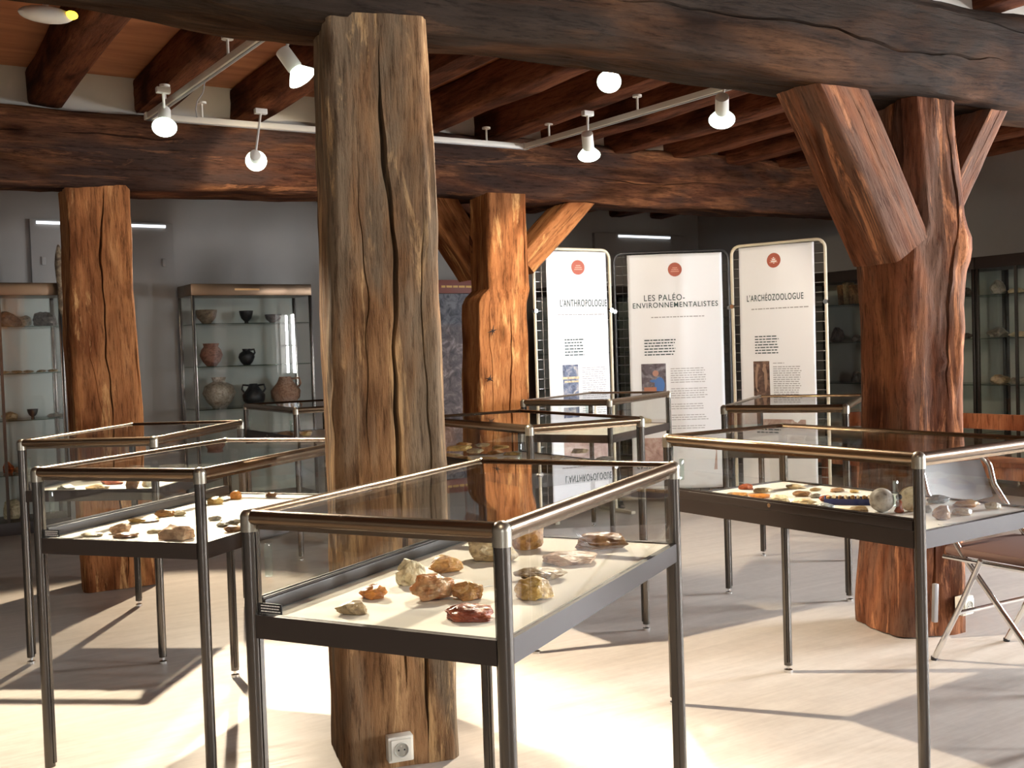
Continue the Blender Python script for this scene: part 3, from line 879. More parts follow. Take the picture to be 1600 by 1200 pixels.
def stone(case, x0, x1, y0, y1, colr, label, kind='flint', deep=0.75, seed=None, cuts=28, z=None, group=None):
    """a flint seen from x0..x1, y0..y1 resting on the bed of a case"""
    zz = BEDZ if z is None else z
    cx = (x0 + x1) / 2
    p = at_z(cx, y1 - 0.25 * (y1 - y0), zz)
    s = FOC / p.y
    w = (x1 - x0) / s; tilt = (CAM_H - zz) / p.y
    d = min(w * deep, 0.9 * (y1 - y0) / s / tilt)
    h = max(0.25 * (y1 - y0) / s, (y1 - y0) / s - tilt * d * 0.8)
    p = at_z(cx, y1 - 0.5 * tilt * d * s, zz)
    sd = seed if seed is not None else int(cx * 7 + y0 * 13)
    o = link(kind, stone_mesh(sd, w, d, h, m=ST[colr], cuts=cuts, sub=(5 if case == 'A' else 4) if w > 0.05 else 3))
    o.location = p
    tag(o, label, 'stone', group or {'A': 'flints in the nearest showcase', 'B': 'flints in the left lit showcase', 'C': 'flints in the right showcase', 'D': 'flints in the furthest left showcase', 'F': 'flints in the showcase behind the nearest post', 'G': 'finds in the distant showcase', 'H': 'flints in the showcase by the right banner', 'E': 'flints in the distant left showcase'}[case])
    return o
A_ = [
 (561, 606, 909, 938, 'orange', 'rounded bright orange flint pebble with a dark chipped face, nearest showcase'),
 (525, 577, 936, 963, 'olive', 'small grey-tan flint nearest the front left corner of the nearest showcase'),
 (617, 664, 871, 918, 'pale', 'pale translucent upright flint leaning behind the big orange nodule'),
 (671, 726, 863, 898, 'honey', 'rounded honey flint with a pale rim behind the big orange nodule'),
 (640, 716, 893, 942, 'mixed', 'big orange and grey flint nodule in the middle of the nearest showcase'),
 (702, 754, 905, 940, 'honey', 'orange-brown flint touching the right side of the big orange nodule'),
 (695, 772, 938, 974, 'rust', 'dark red-brown flint lying in front, beside the nearest corner leg'),
 (727, 806, 828, 880, 'cream', 'large cream flint block with honey facets behind the nearest corner leg'),
 (800, 853, 816, 862, 'honey', 'shiny amber flint standing just right of the large cream block'),
 (899, 981, 828, 863, 'brown', 'glossy dark brown and grey flint furthest right in the nearest showcase'),
 (848, 936, 856, 886, 'pink', 'long pinkish cream flint between the brown and the olive ones'),
 (803, 890, 882, 912, 'olive', 'long olive-grey flint right of the nearest corner leg'),
 (800, 862, 898, 940, 'yellow', 'cone-shaped yellow flint in front of the long olive-grey one'),
]
for a in A_: stone('A', *a)
B_ = [
 (127, 162, 831, 840, 'pale', 'thin white flint flake nearest the front of the left lit showcase'),
 (171, 204, 816, 835, 'pink', 'lumpy tan flint in the left lit showcase, above the flat brown flake'),
 (176, 218, 830, 842, 'brown', 'flat brown flint flake in front of the lumpy tan flint'),
 (200, 250, 806, 818, 'yellow', 'long flat yellow flint blade in the left lit showcase'),
 (229, 253, 825, 834, 'cream', 'tiny tan flint left of the big beige hand axe'),
 (253, 308, 817, 846, 'pink', 'big beige and pink flint beside the corner leg of the left lit showcase'),
 (244, 274, 795, 808, 'honey', 'pointed tan flint at the middle of the left lit showcase'),
 (273, 291, 796, 807, 'pale', 'small white flint right of the pointed tan one'),
 (324, 350, 775, 789, 'yellow', 'yellow flint seen right of the corner leg, far half of the left lit showcase'),
 (360, 378, 766, 781, 'orange', 'upright orange-brown flint at the far right of the left lit showcase'),
 (325, 346, 804, 814, 'grey', 'small grey flint immediately right of the left showcase corner leg'),
 (340, 379, 809, 824, 'grey', 'elongated grey flint near the right edge of the left lit showcase'),
 (349, 381, 819, 833, 'brown', 'brown flint nearest the right edge of the left lit showcase'),
 (414, 434, 768, 778, 'brown', 'small brown flint in the far corner of the left lit showcase'),
 (410, 440, 806, 816, 'grey', 'flat grey flint seen just above the nearest showcase rail'),
]
for a in B_: stone('B', *a)
D_ = [
 (90, 119, 755, 766, 'grey', 'flat grey flint at the front of the furthest left showcase'),
 (132, 172, 755, 766, 'olive', 'speckled grey-green flint below the orange one, furthest left showcase'),
 (156, 196, 745, 758, 'rust', 'long orange flint lying across the furthest left showcase'),
 (129, 158, 743, 752, 'cream', 'cream flint behind the speckled grey-green one'),
 (197, 218, 744, 765, 'brown', 'upright brown flint in the furthest left showcase'),
 (220, 238, 748, 762, 'pale', 'pale flint right of the upright brown one'),
 (256, 275, 742, 753, 'pale', 'pale flint furthest right in the furthest left showcase'),
 (48, 62, 754, 765, 'pink', 'small pinkish stone in the left corner of the furthest left showcase'),
]
for a in D_: stone('D', *a)
F_ = [
 (696, 736, 695, 706, 'yellow', 'flat yellow flint at the far left of the pile behind the nearest post'),
 (694, 728, 706, 718, 'cream', 'cream flint at the front left of the pile behind the nearest post'),
 (729, 757, 700, 709, 'cream', 'cream flint in the middle of the pile behind the nearest post'),
 (760, 786, 703, 711, 'honey', 'honey flint right of the middle of the yellowish pile'),
 (786, 815, 705, 712, 'yellow', 'flat yellow flint beside the corner leg of the showcase behind the post'),
 (706, 740, 712, 724, 'honey', 'honey flint nearest the viewer in the yellowish pile'),
 (744, 780, 713, 724, 'yellow', 'yellow flint seen through the top of the nearest showcase'),
 (836, 858, 722, 736, 'cream', 'lumpy cream flint just right of the corner leg behind the nearest showcase'),
 (862, 890, 722, 732, 'pale', 'long pale flint right of the lumpy cream one, seen through glass'),
 (895, 925, 716, 725, 'cream', 'cream flake in the middle of the right half behind the nearest showcase'),
 (930, 958, 712, 720, 'grey', 'grey flake toward the right end of the showcase behind the post'),
 (890, 918, 700, 709, 'olive', 'olive flint far back in the showcase behind the post'),
]
F_ += [
 (712, 738, 690, 697, 'honey', 'honey flake at the back left of the yellowish pile, beside the nearest post edge'),
 (742, 766, 692, 699, 'cream', 'cream flake at the back of the yellowish pile'),
 (770, 797, 695, 702, 'yellow', 'pale yellow flake at the back right of the yellowish pile'),
 (784, 806, 714, 724, 'cream', 'cream flint left of the corner leg behind the nearest showcase rail'),
 (858, 880, 711, 719, 'olive', 'olive flake behind the long pale flint, right of the corner leg'),
]
for a in F_: stone('F', *a)
C_ = [
 (1155, 1178, 755, 766, 'rust', 'red-brown flint near the far left edge of the right showcase'),
 (1176, 1207, 761, 771, 'cream', 'cream flint right of the red-brown one at the far left edge'),
 (1130, 1170, 767, 779, 'honey', 'honey flint nearest the left end of the right showcase'),
 (1172, 1206, 770, 780, 'orange', 'orange-brown flat flint second from the left end of the right showcase'),
 (1204, 1235, 772, 788, 'pale', 'whitish grey lumpy flint just left of the glass door edge'),
 (1224, 1256, 755, 765, 'cream', 'cream blade at the far back corner of the right showcase'),
 (1238, 1268, 766, 777, 'brown', 'tan and brown flint right of the glass door edge'),
 (1264, 1284, 761, 768, 'olive', 'small grey-brown flint at the back, above the dull grey one'),
 (1264, 1285, 770, 779, 'grey', 'dull grey flint between the tan one and the red-brown cube'),
 (1234, 1272, 777, 791, 'cream', 'big beige lumpy flint in front of the tan and brown one'),
 (1273, 1304, 784, 796, 'bluegrey', 'green-grey oval pebble left of the yellowish card'),
 (1280, 1300, 773, 784, 'rust', 'red-brown cubic stone touching the left end of the blue tray'),
 (1297, 1320, 761, 770, 'pink', 'tan flint behind the blue tray, at its left end'),
 (1327, 1343, 764, 771, 'yellow', 'small yellow flint behind the middle of the blue tray'),
 (1372, 1395, 766, 780, 'grey', 'grey-brown flint behind the stone ball'),
 (1326, 1358, 789, 803, 'olive', 'beige shell-shaped flint lying on the yellowish card'),
 (1448, 1484, 772, 788, 'bluegrey', 'blue-grey flint just right of the large corner leg'),
 (1459, 1486, 789, 813, 'brown', 'dark cut stone with a tan face right of the large corner leg'),
 (1489, 1533, 779, 794, 'honey', 'cream and orange flint, largest at the right end of the right showcase'),
 (1486, 1519, 792, 807, 'olive', 'olive-brown rough flint in front of the cream and orange one'),
 (1537, 1563, 783, 797, 'pale', 'pale grey translucent flint furthest right in the right showcase'),
 (1440, 1458, 789, 802, 'grey', 'small grey stone touching the large corner leg'),
]
for a in C_: stone('C', *a)
H_ = [
 (1233, 1258, 676, 689, 'cream', 'cream rounded stone at the back of the showcase by the right banner'),
 (1258, 1282, 677, 690, 'pale', 'pale rounded stone right of the cream one, by the right banner'),
 (1294, 1317, 672, 691, 'honey', 'tan upright block at the right of the showcase by the right banner'),
 (1180, 1206, 694, 705, 'grey', 'grey stone at the left front of the showcase by the right banner'),
]
for a in H_: stone('H', *a)
for a in [(430, 459, 673, 682, 'honey', 'honey flint left of the corner leg in the distant left showcase'),
          (466, 490, 672, 682, 'yellow', 'yellow flint right of the corner leg in the distant left showcase')]: stone('E', *a)
for a in [(957, 990, 655, 665, 'cream', 'cream flat stone near the middle of the distant showcase'),
          (1003, 1018, 652, 662, 'pale', 'small white stone at the right of the distant showcase')]: stone('G', *a)

# other finds
def lathe_thing(name, prof, m, loc, label, cat, group=None, n=28, parts=None, rz=0):
    root_m = MB().lathe(prof, n).mesh(name, m, True, 50)
    o = link(name, root_m); o.location = loc; o.rotation_euler = (0, 0, rz)
    tag(o, label, cat, group)
    return o
p = at_z(1378, 800, BEDZ)
o = MB().sphere((0, 0, 0.0385), 0.0385, 32).obj('stone_ball', stone_mat('speckled_ball', (0.34, 0.30, 0.25), (0.50, 0.46, 0.40), 0.5)); o.location = p
tag(o, 'round speckled grey stone ball in the right showcase', 'stone ball')
p = at_z(1424, 799, BEDZ)
o = MB().cyl((0, -.006, 0.04), (0, .006, 0.04), 0.040, 28).obj('round_disc', ST['cream']); o.location = p
tag(o, 'upright cream stone disc half hidden by the large corner leg', 'stone disc')
p = at_z(1405, 801, BEDZ)
root = empty('carved_figurine', p)
MB().lathe([(0.010, 0), (0.016, 0.004), (0.008, 0.02), (0.010, 0.034), (0.004, 0.042)], 16).obj('body', ST['rust'], root)
MB().sphere((0, 0, 0.050), 0.010, 12).obj('head', M_BLACK, root)
tag(root, 'little red and black figurine between the stone ball and the disc', 'figurine')
p = at_z(1332, 787, BEDZ)
root = empty('blue_tray', p, -0.3)
MB().box((0, 0, 0.006), (0.185, 0.075, 0.012), bevel=.002).obj('tray_body', M_BLUE, root)
mb = MB()
for sx_, sy_, lx, ly in ((0, .036, .185, .004), (0, -.036, .185, .004), (.0905, 0, .004, .075), (-.0905, 0, .004, .075)): mb.box((sx_, sy_, 0.014), (lx, ly, 0.012))
mb.obj('tray_rim', M_BLUE, root)
tag(root, 'dark blue velvet tray in the middle of the right showcase', 'tray')
for i in range(9):
    f = i / 8
    q = p + Matrix.Rotation(-0.3, 3, 'Z') @ Vector((-0.078 + f * 0.156, 0.004 * math.sin(i * 2.1), 0.013))
    o = link('small_fossil', stone_mesh(700 + i, 0.018, 0.026, 0.016, m=ST['cream' if i % 2 else 'honey'], sub=2)); o.location = q
    tag(o, 'tiny speckled fossil piece in the row lying on the blue tray', 'fossil', 'row of fossil pieces on the blue tray')
p = at_z(1328, 797, BEDZ)
o = MB().box((0, 0, 0.001), (0.11, 0.06, 0.002)).obj('caption_card', M_CARD); o.location = p + Vector((-.01, 0, 0.0)); o.rotation_euler = (0, 0, -0.5)
tag(o, 'yellowish card lying in front of the blue tray', 'card')
p = at_z(1490, 819, BEDZ)
o = MB().box((0, 0, 0.001), (0.09, 0.03, 0.0015)).obj('caption_card', M_PAPER); o.location = p; o.rotation_euler = (0, 0, 0.35)
mb = MB(); mb.box((0, 0.004, .0022), (0.07, 0.003, 0.0006)); mb.box((-0.008, -0.005, .0022), (0.05, 0.003, 0.0006)); mb.obj('print', M_GTEXT, o)
tag(o, 'white printed caption strip at the right end of the right showcase', 'card')
p = at_z(760, 912, BEDZ)
o = MB().box((0, 0, 0.001), (0.10, 0.06, 0.0015)).obj('caption_card', M_PAPER); o.location = p; o.rotation_euler = (0, 0, 0.5)
tag(o, 'blank white card behind the red-brown flint in the nearest showcase', 'card')
# flask
gp = at_y(931, 640, 7.25)
lathe_thing('conical_flask', [(0.001, 0.0), (0.042, 0.0), (0.045, 0.008), (0.030, 0.06), (0.014, 0.105), (0.009, 0.13), (0.010, 0.185), (0.013, 0.19), (0.001, 0.19)], M_PAPER, (gp.x, gp.y, BEDZ), 'white long-necked flask in the distant showcase', 'flask')

# ------------------------------------------------------------------ socket boxes
def socket(loc, yaw, label):
    root = empty('wall_socket', loc, yaw)
    MB().box((0, -0.020, 0), (0.082, 0.040, 0.082), bevel=0.005).obj('socket_box', M_SOCKET, root)
    MB().box((0, -0.043, 0), (0.066, 0.008, 0.066), bevel=0.003).obj('cover_plate', M_SOCKET, root)
    Mx = Matrix.Translation((0, -0.047, 0)) @ Matrix.Rotation(PI / 2, 4, 'X')
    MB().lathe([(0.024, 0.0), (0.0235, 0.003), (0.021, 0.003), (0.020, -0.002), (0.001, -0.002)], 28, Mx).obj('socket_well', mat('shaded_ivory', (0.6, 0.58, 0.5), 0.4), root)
    for x, z, r in ((-0.0095, 0, .0028), (0.0095, 0, .0028), (0, 0.0115, .0025)):
        MB().cyl((x, -0.0455, z), (x, -0.0475, z), r, 10).obj('contact_hole' if z == 0 else 'earth_pin', M_BLACK if z == 0 else M_CHROME, root)
    tag(root, label, 'socket')
sp = at_y(622, 1164, 3.335)
socket(sp, math.radians(20), 'ivory surface-mounted socket low on the nearest post')
sp = at_y(1500, 944, 4.66)
socket(sp, math.radians(35), 'white socket box low on the knotty right post, behind the folding chair')
# cable strip on right post
sp = at_y(1461, 942, 4.60)
o = MB().box((0, 0, 0), (0.022, 0.02, 0.17), bevel=.004).obj('cable_cover', M_WIRE); o.location = sp; o.rotation_euler = (0, 0.05, .3)
tag(o, 'narrow grey metal strip on the foot of the knotty right post', 'cable cover')

# ------------------------------------------------------------------ banners on mesh stands
def photo_mat(name, cols, scale=14):
    m = mat(name, cols[0], 0.6); t = NT(m)
    n = t.noise(t.coords((1, 1, 1)), scale, 5, 0.65, 1.0)
    k = len(cols); st = [(0.32 + 0.36 * i / (k - 1), c) for i, c in enumerate(cols)]
    t.link(t.ramp(n, st), t.b.inputs['Base Color'])
    return m
def fabric_mat():
    m = mat('white_banner_vinyl', (0.80, 0.82, 0.85), 0.5)
    return m
M_BANNER = fabric_mat()
PH1 = photo_mat('photo_blue_grey', [(0.02, 0.025, 0.05), (0.12, 0.15, 0.24), (0.45, 0.42, 0.40)], 18)
PH2 = photo_mat('photo_lab', [(0.05, 0.035, 0.04), (0.12, 0.10, 0.12), (0.30, 0.30, 0.33)], 14)
PH3 = photo_mat('photo_sepia', [(0.035, 0.018, 0.012), (0.10, 0.055, 0.04), (0.24, 0.15, 0.10)], 16)
PHL = photo_mat('photo_landscape', [(0.22, 0.13, 0.11), (0.42, 0.28, 0.24), (0.56, 0.46, 0.42)], 10)
GLY = {}
def text_mesh(txt, size, m, parent, x, z, y, name='title', align='CENTER', extrude=0.0006, space=1.0):
    cu = bpy.data.curves.new('t', 'FONT'); cu.body = txt; cu.size = size; cu.align_x = align; cu.extrude = extrude; cu.space_character = space; cu.offset = 0.0004
    to = bpy.data.objects.new('t', cu); COL.objects.link(to)
    bpy.context.view_layer.update()
    me = bpy.data.meshes.new_from_object(to.evaluated_get(bpy.context.evaluated_depsgraph_get()))
    bpy.data.objects.remove(to); me.materials.append(m) if not me.materials else None
    for i in range(len(me.materials)): me.materials[i] = m
    o = link(name, me, parent); o.rotation_euler = (PI / 2, 0, 0); o.location = (x, y, z)
    return o
BK = 1.147
WAVE = {}
def conform(bo):
    """lay everything printed on a banner onto its folds"""
    wave, bl, bw, bh0, bh1 = WAVE[bo.name]
    def go(o):
        for v in o.data.vertices:
            if o.rotation_euler.x > 1: X, Z = v.co.x + o.location.x, v.co.y + o.location.z
            else: X, Z = v.co.x, v.co.z
            dy = -0.036 - wave((X - bl) / bw, (Z - bh0) / (bh1 - bh0)) + 0.052
            if o.rotation_euler.x > 1: v.co.z -= dy
            else: v.co.y += dy
        for c in o.children: go(c)
    for c in bo.children: go(c)
def banner_stand(px0, Y0, px1, Y1, ytop, yref, frame_m, label, bx0, bx1, lines, photo, big, logo, tilt_label, title_size, H=2.10):
    a = at_y(px0, yref, Y0); b = at_y(px1, yref, Y1)
    a.z = 0; b.z = 0
    d = b - a; W = d.length; ang = math.atan2(d.y, d.x)
    root = empty('grid_stand', a, ang)
    r = 0.0125; cr = 0.07
    pts = [(0, 0, 0.0), (0, 0, H - cr)]
    for i in range(1, 7): t_ = PI / 2 * i / 6; pts.append((cr - cr * math.cos(t_), 0, H - cr + cr * math.sin(t_)))
    for i in range(0, 7): t_ = PI / 2 * i / 6; pts.append((W - cr + cr * math.sin(t_), 0, H - cr + cr * math.cos(t_)))
    pts.append((W, 0, 0.0))
    MB().tube(pts, r, 12).obj('tube_frame', frame_m, root)
    mb = MB()
    z = 0.12
    while z < H - .03: mb.cyl((0.0, 0.004, z), (W, 0.004, z), 0.0025, 6); z += 0.075
    x = 0.07
    while x < W - .03: mb.cyl((x, 0.0, 0.1), (x, 0.0, H - .01), 0.0025, 6); x += 0.075
    mb.obj('wire_mesh', M_WIRE if frame_m is M_CREAMFR else M_DARKFR, root)
    for x in (0, W):
        MB().box((x, 0, 0.012), (0.04, 0.45, 0.024), bevel=.004).obj('stand_foot', frame_m, root)
        MB().cyl((x, -.02, 1.62), (x, .02, 1.62), 0.018, 12).obj('joining_clip', M_CHROME, root)
    tag(root, label, 'display stand', 'mesh display stands in a zigzag')
    # the hanging banner
    bl, br = bx0 * W / BK, bx1 * W / BK
    bw = br - bl; bh0, bh1 = 0.33, (H - 0.02 + 0.2475) / BK
    bm = bmesh.new(); nx, nz = 28, 60; vs = []
    rr = random.Random(len(label))
    ph = rr.uniform(0, 6)
    def wave(fx, fz):
        return 0.014 * math.sin(fx * 7 + ph + fz * 2.5) * (0.25 + abs(fz - 0.5)) + 0.016 * math.exp(-((fz - 0.93) / 0.06) ** 2) * math.sin(fx * PI) + 0.004 * noise.noise(Vector((fx * 5, fz * 7, ph)))
    for j in range(nz + 1):
        for i in range(nx + 1):
            fx, fz = i / nx, j / nz
            vs.append(bm.verts.new((bl + bw * fx, -0.034 - wave(fx, fz), bh0 + (bh1 - bh0) * fz)))
    for j in range(nz):
        for i in range(nx):
            bm.faces.new((vs[j * (nx + 1) + i], vs[j * (nx + 1) + i + 1], vs[(j + 1) * (nx + 1) + i + 1], vs[(j + 1) * (nx + 1) + i]))
    me = bpy.data.meshes.new('banner'); bm.to_mesh(me); bm.free(); me.materials.append(M_BANNER)
    me.polygons.foreach_set('use_smooth', [True] * len(me.polygons))
    bo = link('banner', me); bo.location = (a.x, a.y, -0.2475); bo.scale = (BK, BK, BK)
    global WAVE; WAVE[bo.name] = (wave, bl, bw, bh0, bh1)
    bo.location = bo.location; bo.rotation_euler = (0, 0, ang)
    so = bo.modifiers.new('thickness', 'SOLIDIFY'); so.thickness = 0.0015
    tag(bo, tilt_label, 'banner', 'white printed exhibition banners')
    yy = -0.052
    cx = (bl + br) / 2
    lz, = (logo,)
    lg = MB().cyl((cx, yy, lz), (cx, yy - .001, lz), 0.050, 32).obj('round_logo', M_LOGO, bo)
    mb = MB()
    for q_, (ww, dz) in enumerate(((0.035, .012), (0.05, -.001), (0.06, -.014))): mb.box((cx, yy - .0015, lz + dz), (ww, 0.0008, 0.006))
    mb.obj('logo_lettering', M_LOGO2, lg)
    for (t_, f0, f1, z_, hgt) in lines:
        to = text_mesh(t_, 0.06, M_TEXT, bo, bl + bw * (f0 + f1) / 2, z_, yy, 'title', space=1.15)
        xs_ = [v.co.x for v in to.data.vertices]; ys_ = [v.co.y for v in to.data.vertices]
        kx = bw * (f1 - f0) / (max(xs_) - min(xs_)); ky = hgt / (max(ys_) - min(ys_)); mx_ = (max(xs_) + min(xs_)) / 2
        for v in to.data.vertices: v.co.x = (v.co.x - mx_) * kx; v.co.y *= ky
    return root, bo, bl, br, cx, yy
def lines_block(bo, x0, x1, ztop, n, dz, m, name='body_text', th=0.006, seed=1, y=-0.052, rag=0.12):
    rr = random.Random(seed); mb = MB()
    for i in range(n):
        x = x0; xe = x1 - rr.uniform(0, rag) * (x1 - x0)
        while x < xe:
            w = rr.uniform(0.012, 0.038); w = min(w, xe - x)
            if w > 0.004: mb.box((x + w / 2, y, ztop - i * dz), (w, 0.0008, th))
            x += w + 0.006
    return mb.obj(name, m, bo, smooth=False)
def photo_on(bo, x0, x1, z0, z1, m, name='photo', y=-0.052):
    return MB().box(((x0 + x1) / 2, y, (z0 + z1) / 2), (x1 - x0, 0.001, z1 - z0)).obj(name, m, bo, smooth=False)

# left banner
r1, b1, l, rgt, cx, yy = banner_stand(838, 8.12, 956, 8.50, 0, 560, M_CREAMFR, 'cream-framed wire mesh stand at the left of the three, behind its banner', 0.12, 0.92,
    [("L'ANTHROPOLOGUE", 0.22, 0.985, 1.655, 0.050)], PH1, None, 1.92, 'white banner headed L\'ANTHROPOLOGUE, left of the three', 0.066)
bw = rgt - l
lines_block(b1, l + .17 * bw, l + .93 * bw, 1.60, 1, .02, M_GTEXT, 'subtitle', 0.007, 3, rag=.02)
lines_block(b1, l + .27 * bw, l + .60 * bw, 1.43, 6, .021, M_TEXT, 'intro_text', 0.008, 4)
photo_on(b1, l + .22 * bw, l + .48 * bw, 0.99, 1.26, PH1)
ph = MB().box((l + .35 * bw, -.0535, 1.17), (0.14, .0008, 0.016)).box((l + .36 * bw, -.0535, 1.145), (0.12, .0008, 0.012)).obj('photo_shelf', ST['cream'], b1)
lines_block(b1, l + .54 * bw, l + .95 * bw, 1.235, 18, .0150, M_GTEXT, 'body_text', 0.0045, 5)
photo_on(b1, l + .22 * bw, l + .48 * bw, 0.86, 0.97, PH1)
lines_block(b1, l + .54 * bw, l + .95 * bw, 0.955, 5, .0155, M_GTEXT, 'body_text', 0.0045, 6)
photo_on(b1, l + .20 * bw, l + .92 * bw, 0.60, 0.76, PHL, 'landscape_photo')
# middle banner
r2, b2, l, rgt, cx, yy = banner_stand(963, 8.84, 1141, 8.80, 0, 560, M_DARKFR, 'black-framed wire mesh stand in the middle, behind its banner', 0.115, 0.94,
    [("LES PALÉO-", 0.17, 0.60, 1.695, 0.055), ("ENVIRONNEMENTALISTES", 0.05, 0.95, 1.645, 0.038)], PH2, None, 1.915, 'white banner headed LES PALÉO-ENVIRONNEMENTALISTES, middle of the three', 0.066)
bw = rgt - l
lines_block(b2, l + .24 * bw, l + .82 * bw, 1.575, 1, .02, M_GTEXT, 'subtitle', 0.007, 7, rag=.02)
lines_block(b2, l + .16 * bw, l + .50 * bw, 1.41, 6, .021, M_TEXT, 'intro_text', 0.008, 8)
pm = photo_on(b2, l + .12 * bw, l + .38 * bw, 1.02, 1.24, PH2)
MB().sphere((l + .31 * bw, -.0532, 1.085), 0.034, 18, (1.1, .02, 1.7)).sphere((l + .25 * bw, -.0532, 1.115), 0.012, 12, (2.4, .03, .9)).obj('photo_blue_shirt', mat('photo_blue', (0.06, 0.16, 0.42), .6), b2)
MB().box((l + .21 * bw, -.0535, 1.05), (0.09, .0008, 0.04)).obj('photo_table', mat('photo_orange', (0.42, 0.17, 0.10), .6), b2)
MB().cyl((l + .27 * bw, -.0535, 1.17), (l + .27 * bw, -.0545, 1.17), 0.022, 16).obj('photo_face', mat('photo_skin', (0.42, 0.22, 0.16), .6), b2)
z = 1.20
for i, n in enumerate((7, 5, 3, 3, 2, 4)):
    lines_block(b2, l + .43 * bw, l + .82 * bw, z, n, .0165, M_GTEXT, 'body_text', 0.0045, 20 + i); z -= n * .0165 + .030
photo_on(b2, l + .10 * bw, l + .90 * bw, 0.46, 0.70, PHL, 'landscape_photo')
# right banner
r3, b3, l, rgt, cx, yy = banner_stand(1147, 8.55, 1293, 8.08, 0, 560, M_CREAMFR, 'cream-framed wire mesh stand at the right of the three, behind its banner', 0.10, 0.90,
    [("L'ARCHÉOZOOLOGUE", 0.10, 0.86, 1.655, 0.055)], PH3, None, 1.925, 'white banner headed L\'ARCHÉOZOOLOGUE, right of the three', 0.066)
bw = rgt - l
lines_block(b3, l + .16 * bw, l + .93 * bw, 1.60, 1, .02, M_GTEXT, 'subtitle', 0.007, 9, rag=.02)
lines_block(b3, l + .20 * bw, l + .53 * bw, 1.41, 7, .019, M_TEXT, 'intro_text', 0.007, 10)
photo_on(b3, l + .17 * bw, l + .39 * bw, 1.00, 1.24, PH3)
mb = MB()
for fx in (.23, .32): mb.sphere((l + fx * bw, -.0532, 1.12), 0.022, 14, (1, .02, 4.2)); mb.sphere((l + fx * bw + .002, -.0532, 1.21), 0.013, 12, (1, .03, 1))
mb.obj('photo_statuettes', mat('photo_ochre', (0.30, 0.19, 0.13), .6), b3)
lines_block(b3, l + .44 * bw, l + .60 * bw, 1.225, 1, .014, M_GTEXT, 'body_text', 0.005, 11)
lines_block(b3, l + .44 * bw, l + .82 * bw, 1.20, 15, .0145, M_GTEXT, 'body_text', 0.0055, 12)
photo_on(b3, l + .17 * bw, l + .39 * bw, 0.90, 0.97, PH3)
photo_on(b3, l + .22 * bw, l + .86 * bw, 0.60, 0.84, PHL, 'landscape_photo')

for bo in (b1, b2, b3): conform(bo)

# ------------------------------------------------------------------ tall cabinets
def cabinet(P, width, label, depth=0.45, height=1.98, shelves=(1.64, 1.27, 0.90, 0.47), yaw=YAW, mid=False, lit=False, header=M_HEAD, tagx=None, group='tall glass cabinets along the walls'):
    root = empty('glass_cabinet', P, yaw)
    W, Dp, H = width, depth, height
    MB().box((W / 2, Dp / 2, 0.05), (W, Dp, 0.10), bevel=.004).obj('plinth', M_PANEL, root)
    MB().box((W / 2, Dp / 2, H - .05), (W, Dp, 0.10), bevel=.006).obj('header_box', header, root)
    MB().box((W / 2, Dp - .01, H / 2), (W - .03, 0.015, H - .2)).obj('back_panel', M_CABBACK, root)
    for x, y in ((.013, .013), (W - .013, .013), (.013, Dp - .013), (W - .013, Dp - .013)):
        MB().box((x, y, H / 2), (0.026, 0.026, H - .2), bevel=.004).obj('corner_post', M_LEG, root)
    for z in shelves:
        MB().box((W / 2, Dp / 2 - .005, z - .004), (W - .06, Dp - .05, 0.008)).obj('glass_shelf', M_GEDGE2, root, smooth=False)
    MB().box((W / 2, 0.008, H / 2), (W - .05, 0.005, H - .2)).obj('front_pane', M_GLASS, root, smooth=False)
    for x in (.008, W - .008):
        MB().box((x, Dp / 2, H / 2), (0.005, Dp - .05, H - .2)).obj('side_pane', M_GLASS, root, smooth=False)
    if mid: MB().box((W * mid, 0.014, H / 2), (0.022, 0.02, H - .2)).obj('door_stile', M_LEG, root)
    if tagx: MB().box((W * tagx, -0.002, H - .048), (0.22, 0.004, 0.016)).obj('name_strip', mat('brass_strip', (0.55, 0.32, 0.14), .35, .6), root)
    tag(root, label, 'cabinet', group)
    return root
M_GEDGE2 = glass('shelf_glass', (0.70, 0.78, 0.74), 1.5)
Q0 = Vector((-3.58, 8.47, 0)); 
def Q(t): return Q0 + U * t
cab1 = cabinet(Q(-1.20), 1.20, 'tall glass cabinet at the left edge of the picture', tagx=None, mid=0.62)
cab2 = cabinet(Q(1.03), 1.08, 'tall pottery cabinet left of the nearest post', tagx=0.45)
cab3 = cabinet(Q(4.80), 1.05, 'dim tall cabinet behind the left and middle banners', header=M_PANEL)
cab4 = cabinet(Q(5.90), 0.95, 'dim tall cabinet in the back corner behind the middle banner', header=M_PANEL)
R0 = Vector((3.57, 9.43, 0)); V = -N
def R(t): return R0 + V * t
yr = math.atan2(V.y, V.x)
SHR = (1.66, 1.30, 0.91, 0.49)
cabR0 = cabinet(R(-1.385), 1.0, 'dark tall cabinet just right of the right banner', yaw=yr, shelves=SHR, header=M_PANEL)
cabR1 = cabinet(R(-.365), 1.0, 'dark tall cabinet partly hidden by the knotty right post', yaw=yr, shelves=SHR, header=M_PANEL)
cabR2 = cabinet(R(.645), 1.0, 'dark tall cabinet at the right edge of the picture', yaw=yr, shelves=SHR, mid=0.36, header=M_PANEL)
o = MB().cyl((0, 0, 0), (0, -.006, 0), 0.022, 18).obj('round_badge', M_PAPER, cabR1); o.location = (0.90, 0, 1.93)

